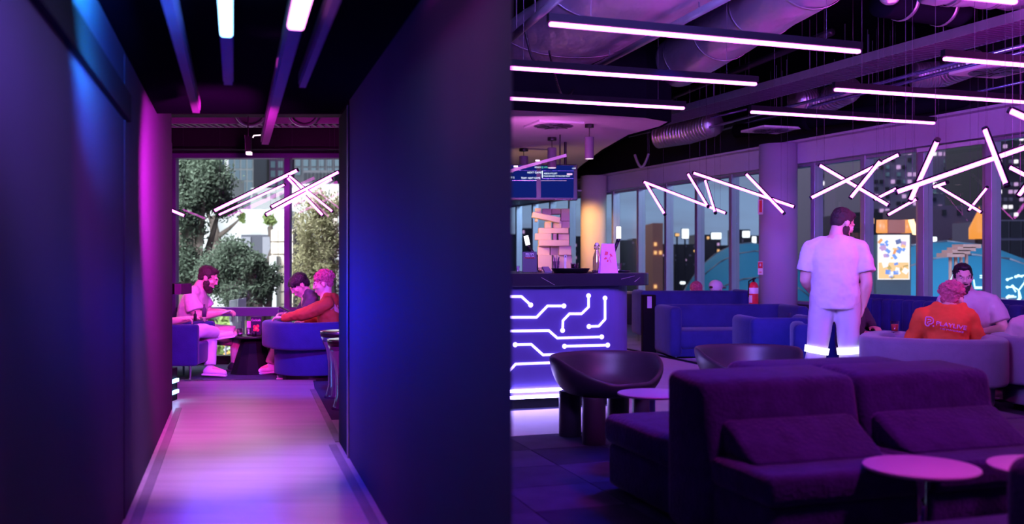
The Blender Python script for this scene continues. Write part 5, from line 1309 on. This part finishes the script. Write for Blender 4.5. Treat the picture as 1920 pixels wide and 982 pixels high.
def leaves(name, blobs, n, size, m, parent, seed):
    rg = np.random.default_rng(seed); V = []; 
    tot = sum(r[0] * r[2] for c, r in blobs)
    for c, r in blobs:
        k = int(n * r[0] * r[2] / tot)
        # clumps inside the blob
        nc = max(6, k // 60); d = rg.normal(size=(nc, 3)); d /= np.linalg.norm(d, axis=1)[:, None]
        rad = rg.uniform(.25, 1.0, (nc, 1)) ** .5
        cc = np.array(c) + d * rad * np.array(r)
        idx = rg.integers(0, nc, k); s = min(r) * .26
        p = cc[idx] + rg.normal(size=(k, 3)) * s
        a = rg.normal(size=(k, 3)); a /= np.linalg.norm(a, axis=1)[:, None]
        e = rg.normal(size=(k, 3)); e -= a * (e * a).sum(1)[:, None]; e /= np.linalg.norm(e, axis=1)[:, None]
        L = size * rg.uniform(.6, 1.3, (k, 1)); Wd = L * .45
        V.append(np.stack([p - a * L, p + e * Wd, p + a * L, p - e * Wd], 1))
    V = np.concatenate(V); k = len(V)
    me = bpy.data.meshes.new(name)
    me.vertices.add(k * 4); me.vertices.foreach_set('co', (V - np.array(parent.location)).astype(np.float32).ravel())
    me.loops.add(k * 4); me.loops.foreach_set('vertex_index', np.arange(k * 4, dtype=np.int32))
    me.polygons.add(k); me.polygons.foreach_set('loop_start', np.arange(0, k * 4, 4, dtype=np.int32))
    me.polygons.foreach_set('loop_total', np.full(k, 4, dtype=np.int32))
    me.update(); me.materials.append(MATS[m])
    o = bpy.data.objects.new(name, me); COL.objects.link(o); o.parent = parent; o['kind'] = 'stuff'
    return o
def tree(label, Y, pix, n, size, m, seed, trunk, zg=-6, name='tree', group=None):
    """pix: (u, v, ru, rv) crown lobes in photo pixels at distance Y"""
    k = Y / F; base = P(trunk, 491, Y); base.z = zg
    t = thing(name, label, 'tree', base, 0, group)
    blobs = [(tuple(P(u, v, Y + dy)), (ru * k, (ru + rv) * k * .45, rv * k)) for u, v, ru, rv, dy in pix]
    leaves('foliage', blobs, n, size, m, t, seed)
    b = B(); top = P(trunk, pix[0][1] + 20, Y)
    b.limb([base, base.lerp(top, .5) + Vector((.2, 0, 0)), top], [.28, .2, .12], 10)
    for c, r in blobs:
        c = Vector(c); b.limb([base.lerp(top, .55), (base.lerp(top, .75) + c) / 2 + Vector((.1, 0, -.2)), c], [.14, .09, .03], 8)
    b.done('trunk', 'bark', t, world=True, smooth=True)
    return t
tree('large dark green tree filling the left of the doorway window', 24, [(385, 330, 45, 40, 0), (350, 400, 30, 60, 0), (415, 380, 30, 30, .5), (345, 330, 25, 40, 0), (352, 500, 30, 40, 0)], 19000, .055, 'leaf_dark', 1, 352)
tree('rounded dark green tree lower in the doorway window behind the bearded man', 21, [(440, 478, 34, 26, 0), (415, 515, 38, 42, .4), (470, 505, 30, 28, 0), (488, 535, 26, 24, 0), (455, 555, 40, 28, 0), (512, 518, 13, 20, .3)], 19000, .045, 'leaf_dark', 2, 470)
tree('olive feathery tree at the right of the doorway window', 20, [(595, 430, 38, 50, 0), (575, 500, 32, 55, .4), (620, 480, 25, 70, 0), (615, 390, 25, 35, 0), (600, 555, 40, 30, 0)], 11000, .042, 'leaf_olive', 3, 612)
tree('pale green shrub tree seen under the window transom', 30, [(430, 610, 30, 20, 0), (480, 640, 25, 25, 0), (420, 650, 25, 20, 0)], 5000, .10, 'leaf_bright', 4, 430, zg=-6, name='shrub')
tree('small bright shrub on the white terrace', 44, [(506, 408, 9, 13, 0)], 700, .10, 'leaf_bright', 5, 506, zg=1.0, name='shrub')
tree('spiky bright shrub at the left end of the white terrace', 44, [(385, 388, 12, 7, 0), (452, 408, 5, 10, 0)], 700, .10, 'leaf_bright', 6, 400, zg=1.0, name='shrub')
tree('dark far trees behind the transom on the left', 40, [(360, 620, 60, 30, 0), (520, 620, 50, 30, 0)], 5000, .14, 'leaf_dark', 8, 360, zg=-6)
def building(label, Y, u0, u1, v0, v1, dep, m, panes=None, pm='tower_glass', ps=None, name='building', zb=None, group=None, proud=.15, keep=1.0, pmats=None, seed=1):
    a, c = P(u0, v0, Y), P(u1, v1, Y)
    c.z = zb if zb is not None else -6
    base = Vector(((a.x + c.x) / 2, Y + dep / 2, c.z))
    t = thing(name, label, 'building', base, 0, group)
    B().b2((a.x, Y, c.z), (c.x, Y + dep, a.z)).done('wall', m, t, world=True)
    if panes:
        nx, nz, fx, fz = panes; W_, H_ = c.x - a.x, a.z - P(0, v1, Y).z; rnd = random.Random(seed); pr = {}
        for i in range(nx):
            for j in range(nz):
                if rnd.random() > keep: continue
                mm = pm if not pmats else rnd.choice(pmats)
                if mm not in pr: o = B().box((0, 0, 0), (W_ / nx * fx, proud, H_ / nz * fz)).done('window', mm, t); pr[mm] = o
                else: o = pr[mm].copy(); COL.objects.link(o)
                o.location = Vector((a.x + W_ * (i + .5) / nx, Y - proud * .4, a.z - H_ * (j + .5) / nz)) - base
    return t
building('far tower with pale frame and blue glass panes above the dark tree', 90, 428, 475, 230, 405, 12, 'white_wall', (4, 8, .72, .86))
building('dark teal slab at the left edge of the doorway window behind the tree', 85, 300, 345, 240, 400, 12, 'tower_glass', (3, 8, .6, .8), 'dark_box')
building('plum tower right of the bright sky gap', 95, 505, 548, 230, 352, 10, 'plum_wall', (3, 7, .6, .7), 'tower_glass')
building('blue and cream tower right of the mullion', 90, 552, 640, 230, 330, 10, 'grey_wall', (6, 6, .6, .8), 'tower_glass')
building('grey rooftop plant room right of the mullion', 70, 569, 626, 319, 345, 8, 'grey_wall', (8, 1, .7, .6), 'dark_box')
building('white stepped roof building across the street', 60, 470, 640, 352, 440, 8, 'white_wall', (10, 3, .5, .3), 'grey_wall')
building('bright white terrace parapet above the round tree', 46, 372, 535, 392, 436, 5, 'white_wall', zb=-1)
building('slanted white roof peak above the terrace', 47, 402, 426, 330, 400, 3, 'white_wall')
building('dark recessed garage wall under the white terrace', 44, 452, 513, 440, 600, 4, 'dark_box', (3, 2, .9, .9), 'grey_wall', zb=-6, keep=.6)
building('cream panelled wall left of the mullion', 42, 510, 552, 430, 640, 4, 'cream_wall', (3, 9, .92, .9), 'cream_wall', zb=-6, proud=.25)
building('pale building behind the olive tree', 48, 548, 660, 345, 640, 4, 'white_wall', (5, 6, .6, .5), 'cream_wall', zb=-6)
building('brown brick house behind the tree at the left edge', 50, 318, 395, 425, 640, 4, 'brick_wall', (4, 4, .4, .5), 'white_wall', zb=-6, keep=.5)
building('slim white gate pillar before the garage wall', 41, 505, 518, 480, 640, .8, 'white_wall', zb=-6)
t = thing('utility_cabinet', 'white and grey utility cabinet just above the window transom', 'cabinet', (P(445, 577, 16).x, 16, -6))
B().b2(P(430, 563, 16), P(448, 600, 16.5)).done('body', 'grey_wall', t, world=True); B().b2(P(446, 560, 15.9), P(461, 600, 16.4)).done('door', 'white_wall', t, world=True)
B().cone((P(445, 0, 16).x, 16.2, -6), P(445, 590, 16.2), .12).done('post', 'grey_wall', t, world=True)
t = thing('road_barrier', 'yellow and white road barrier low in the street', 'barrier', (P(437, 0, 18).x, 18, -6))
for i in range(3): B().bar(P(420, 664 - i * 8, 18), P(452, 652 - i * 8, 18), .05, .04).done('rail', 'amber' if i != 1 else 'white_wall', t, world=True)
for u in (424, 448): B().cone(P(u, 640, 18), (P(u, 0, 18).x, 18, -6), .03).done('post', 'grey_wall', t, world=True)

# ---- dusk city
rg = random.Random(3)
area('dome_flood', (10, 14, 5), (17, 34, -2), 3, 1100, (.4, .75, 1))  # fill lamps added to brighten the domes, no floodlights stand there
area('dome_flood', (4, 22, 5), (9, 50, -2), 3, 1100, (.4, .75, 1))
def dome(label, u, v, Y, rx, rz, zc):
    t = thing('dome_hall', label, 'building', (P(u, 0, Y).x, Y, -9))
    B().sph((0, 0, zc + 9), (rx, rx * .8, rz), seg=48).done('dome_shell', 'dome_teal', t, smooth=True)
    for k in range(-3, 4):
        a = k * .35; pts = []
        for j in range(0, 17):
            th = math.pi * j / 16; pts.append(Vector((rx * 1.003 * math.cos(th), rx * .803 * math.sin(a) * math.sin(th) * -1, zc + 9 + rz * 1.003 * math.sin(th) * math.cos(a))))
        B().tube(pts, .04, 6).done('shell_rib', 'window_frame', t, smooth=True)
    return t
dome('large teal dome outside the right windows', 1775, 0, 34, 6.6, 8.0, P(0, 452, 34 - 1).z - 8.0)
dome('smaller teal dome outside left of the round column', 1405, 0, 54, 4.9, 8, P(0, 455, 53).z - 8.0)
for i in range(15):
    u0 = 940 + i * 36 + rg.uniform(-8, 8); w = rg.uniform(26, 50); v0 = rg.uniform(425, 462)
    building(['low dark skyline block with a few lit windows', 'dark skyline slab'][i % 2] + ' number ' + str(i) if False else 'dark skyline block on the horizon, %s' % ['left of the box sculpture', 'behind the box sculpture', 'behind the sculpture top', 'right of the sculpture', 'left of the pale column', 'behind the pale column', 'right of the pale column', 'behind the right task lamp', 'left of the first crossed tubes', 'under the first crossed tubes', 'left of the bright white sign', 'behind the reddish head', 'behind the cap', 'left of the round column', 'behind the round column'][i],
             150 + 12 * i, u0, u0 + w, v0, 500, 10, 'city_dark', (5, 5, .4, .4), zb=-9, keep=.25, pmats=['win_lilac', 'win_warm', 'city_mid', 'city_mid', 'city_mid', 'city_mid'], seed=i, proud=.3, group=None)
building('orange floodlit slab behind the leftmost clear window', 110, 1224, 1243, 418, 545, 8, 'roof_salmon', (2, 8, .5, .4), 'win_warm', keep=.35, seed=2)  # orange floodlight is put into the wall colour
building('grey-violet tower with scattered lit windows above the standing man', 120, 1530, 1612, 225, 560, 14, 'city_mid', (8, 24, .45, .5), keep=.45, pmats=['win_lilac', 'win_white', 'city_dark', 'city_dark', 'tower_glass'], seed=5, zb=-9, proud=.4)
building('violet tower with rows of lit windows behind the crossed tubes', 102, 1626, 1720, 225, 470, 14, 'city_mid', (9, 18, .5, .5), keep=.55, pmats=['win_lilac', 'city_dark', 'city_dark', 'tower_glass', 'win_lilac'], seed=6, zb=-9, proud=.4)
building('broad violet tower behind the second window from the right', 141, 1735, 1852, 225, 480, 14, 'city_mid', (11, 18, .5, .45), keep=.5, pmats=['win_lilac', 'city_dark', 'tower_glass', 'city_dark', 'win_white'], seed=7, zb=-9, proud=.4)
building('dark tower with lit windows at the right edge', 118, 1868, 1960, 225, 480, 14, 'city_dark', (9, 18, .5, .45), keep=.45, pmats=['win_lilac', 'city_mid', 'city_mid', 'win_white'], seed=8, zb=-9, proud=.4)
building('dark plum hall roof behind the large dome', 70, 1735, 1860, 385, 520, 8, 'plum_wall', (9, 5, .5, .4), keep=.3, pmats=['win_warm', 'city_dark', 'brick_wall'], seed=9, zb=-9)
building('dark market hall right of the kiosk', 82, 1600, 1740, 398, 560, 8, 'city_dark', (10, 5, .4, .3), keep=.3, pmats=['win_warm', 'win_lilac', 'city_mid'], seed=10, zb=-9)
building('pale steel grid frame building at the right edge', 60, 1868, 1960, 412, 520, 6, 'city_mid', (4, 3, .86, .86), 'city_dark', zb=-9)  # grid reflected in the window, built as a solid block outside
for u, v, w, h, Y, m, lab in ((1285, 438, 12, 18, 90, 'sign_glow', 'upright bright white sign in the third clear window'), (1343, 442, 18, 12, 90, 'sign_glow', 'wide bright white sign behind the dark-sided tubes'),
                              (1399, 439, 13, 12, 88, 'sign_glow', 'square bright sign just left of the round column'), (1414, 451, 7, 16, 86, 'sign_glow', 'narrow bright sign touching the round column'),
                              (1329, 508, 6, 6, 60, 'win_warm', 'left of three orange lamps outside above the cap'), (1339, 508, 7, 7, 60, 'win_warm', 'middle of three orange lamps outside above the cap'), (1347, 508, 6, 6, 60, 'win_warm', 'right of three orange lamps outside above the cap'),
                              (1280, 530, 9, 5, 60, 'sign_glow', 'low white lamp outside left of the reddish head'), (1749, 452, 12, 16, 50, 'sign_glow', 'small white glowing sign on the plum hall'),
                              (1506, 480, 9, 8, 70, 'win_warm', 'warm lamp in the narrow window right of the round column'), (1505, 500, 8, 8, 66, 'win_warm', 'lower warm lamp in the narrow window right of the round column'), (1270, 440, 7, 5, 90, 'win_warm', 'dim warm lamp left of the upright white sign')):
    p = P(u, v, Y); k = Y / F
    t = thing('lit_sign', lab, 'sign', (p.x, Y, -9))
    B().box((0, .2, p.z + 9), ((w + 2) * k, .2, (h + 2) * k)).done('sign_case', 'city_dark', t)
    B().box((0, 0, p.z + 9), (w * k, .3, h * k)).done('glowing_face', m, t, bev=.05)
    B().cone((0, .2, 0), (0, .2, p.z + 9), .08, .08, 8).done('post', 'city_dark', t)
# bar display reflected in the glass, built as a glowing box outside
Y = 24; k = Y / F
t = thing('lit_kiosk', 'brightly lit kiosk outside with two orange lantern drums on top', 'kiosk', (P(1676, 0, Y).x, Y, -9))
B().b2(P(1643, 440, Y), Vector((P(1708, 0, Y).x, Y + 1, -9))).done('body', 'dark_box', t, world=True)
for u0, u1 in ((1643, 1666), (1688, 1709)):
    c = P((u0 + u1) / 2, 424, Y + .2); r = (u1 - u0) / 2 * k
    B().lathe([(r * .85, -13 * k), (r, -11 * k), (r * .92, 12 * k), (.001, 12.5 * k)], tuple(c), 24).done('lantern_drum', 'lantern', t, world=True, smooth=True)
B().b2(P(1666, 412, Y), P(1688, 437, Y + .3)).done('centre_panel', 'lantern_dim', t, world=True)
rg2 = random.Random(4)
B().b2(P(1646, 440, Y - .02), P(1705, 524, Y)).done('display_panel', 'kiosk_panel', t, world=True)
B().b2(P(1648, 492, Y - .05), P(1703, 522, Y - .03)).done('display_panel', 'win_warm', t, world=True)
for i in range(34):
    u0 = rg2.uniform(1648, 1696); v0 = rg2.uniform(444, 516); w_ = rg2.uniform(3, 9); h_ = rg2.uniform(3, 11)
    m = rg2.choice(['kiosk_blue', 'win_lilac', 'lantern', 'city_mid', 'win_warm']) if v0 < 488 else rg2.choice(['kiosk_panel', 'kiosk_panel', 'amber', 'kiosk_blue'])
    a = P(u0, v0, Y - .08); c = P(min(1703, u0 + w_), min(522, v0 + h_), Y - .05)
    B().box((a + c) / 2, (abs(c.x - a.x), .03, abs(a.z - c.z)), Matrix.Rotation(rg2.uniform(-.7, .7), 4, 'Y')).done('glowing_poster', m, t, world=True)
# orange conical lamp with a glowing cone
p = P(1836, 440, 48); t = thing('orange_marquee', 'small pointed orange-lit marquee beyond the second window from the right', 'tent', (p.x, 48, -9))
k = 48 / F
B().lathe([(18 * k, 0), (18 * k, 20 * k), (3 * k, 52 * k), (.001, 62 * k)], (0, 0, p.z + 9 - 8 * k), 16).done('canvas', 'lantern', t, smooth=True)
B().cone((0, 0, 0), (0, 0, p.z + 9), .2).done('mast', 'city_dark', t)
# awnings reflected in the glass, built outside as salmon blocks
for i in range(4):
    u, v = 1776 + i * 10, 478 - i * 5.5
    solo(B().b2(P(u, v - 4, 23.6), P(u + 12, v + 4, 24.2)).cone((P(u + 6, 0, 23.9).x, 23.9, -9), P(u + 6, v, 23.9), .04), 'awning', 'roof_salmon', ['lowest leftmost', 'second lowest', 'second highest', 'highest rightmost'][i] + ' of four salmon awning steps in front of the large dome', 'awning', 'stepped salmon awnings')
# indoor logo reflected in the right windows, built as neon outside
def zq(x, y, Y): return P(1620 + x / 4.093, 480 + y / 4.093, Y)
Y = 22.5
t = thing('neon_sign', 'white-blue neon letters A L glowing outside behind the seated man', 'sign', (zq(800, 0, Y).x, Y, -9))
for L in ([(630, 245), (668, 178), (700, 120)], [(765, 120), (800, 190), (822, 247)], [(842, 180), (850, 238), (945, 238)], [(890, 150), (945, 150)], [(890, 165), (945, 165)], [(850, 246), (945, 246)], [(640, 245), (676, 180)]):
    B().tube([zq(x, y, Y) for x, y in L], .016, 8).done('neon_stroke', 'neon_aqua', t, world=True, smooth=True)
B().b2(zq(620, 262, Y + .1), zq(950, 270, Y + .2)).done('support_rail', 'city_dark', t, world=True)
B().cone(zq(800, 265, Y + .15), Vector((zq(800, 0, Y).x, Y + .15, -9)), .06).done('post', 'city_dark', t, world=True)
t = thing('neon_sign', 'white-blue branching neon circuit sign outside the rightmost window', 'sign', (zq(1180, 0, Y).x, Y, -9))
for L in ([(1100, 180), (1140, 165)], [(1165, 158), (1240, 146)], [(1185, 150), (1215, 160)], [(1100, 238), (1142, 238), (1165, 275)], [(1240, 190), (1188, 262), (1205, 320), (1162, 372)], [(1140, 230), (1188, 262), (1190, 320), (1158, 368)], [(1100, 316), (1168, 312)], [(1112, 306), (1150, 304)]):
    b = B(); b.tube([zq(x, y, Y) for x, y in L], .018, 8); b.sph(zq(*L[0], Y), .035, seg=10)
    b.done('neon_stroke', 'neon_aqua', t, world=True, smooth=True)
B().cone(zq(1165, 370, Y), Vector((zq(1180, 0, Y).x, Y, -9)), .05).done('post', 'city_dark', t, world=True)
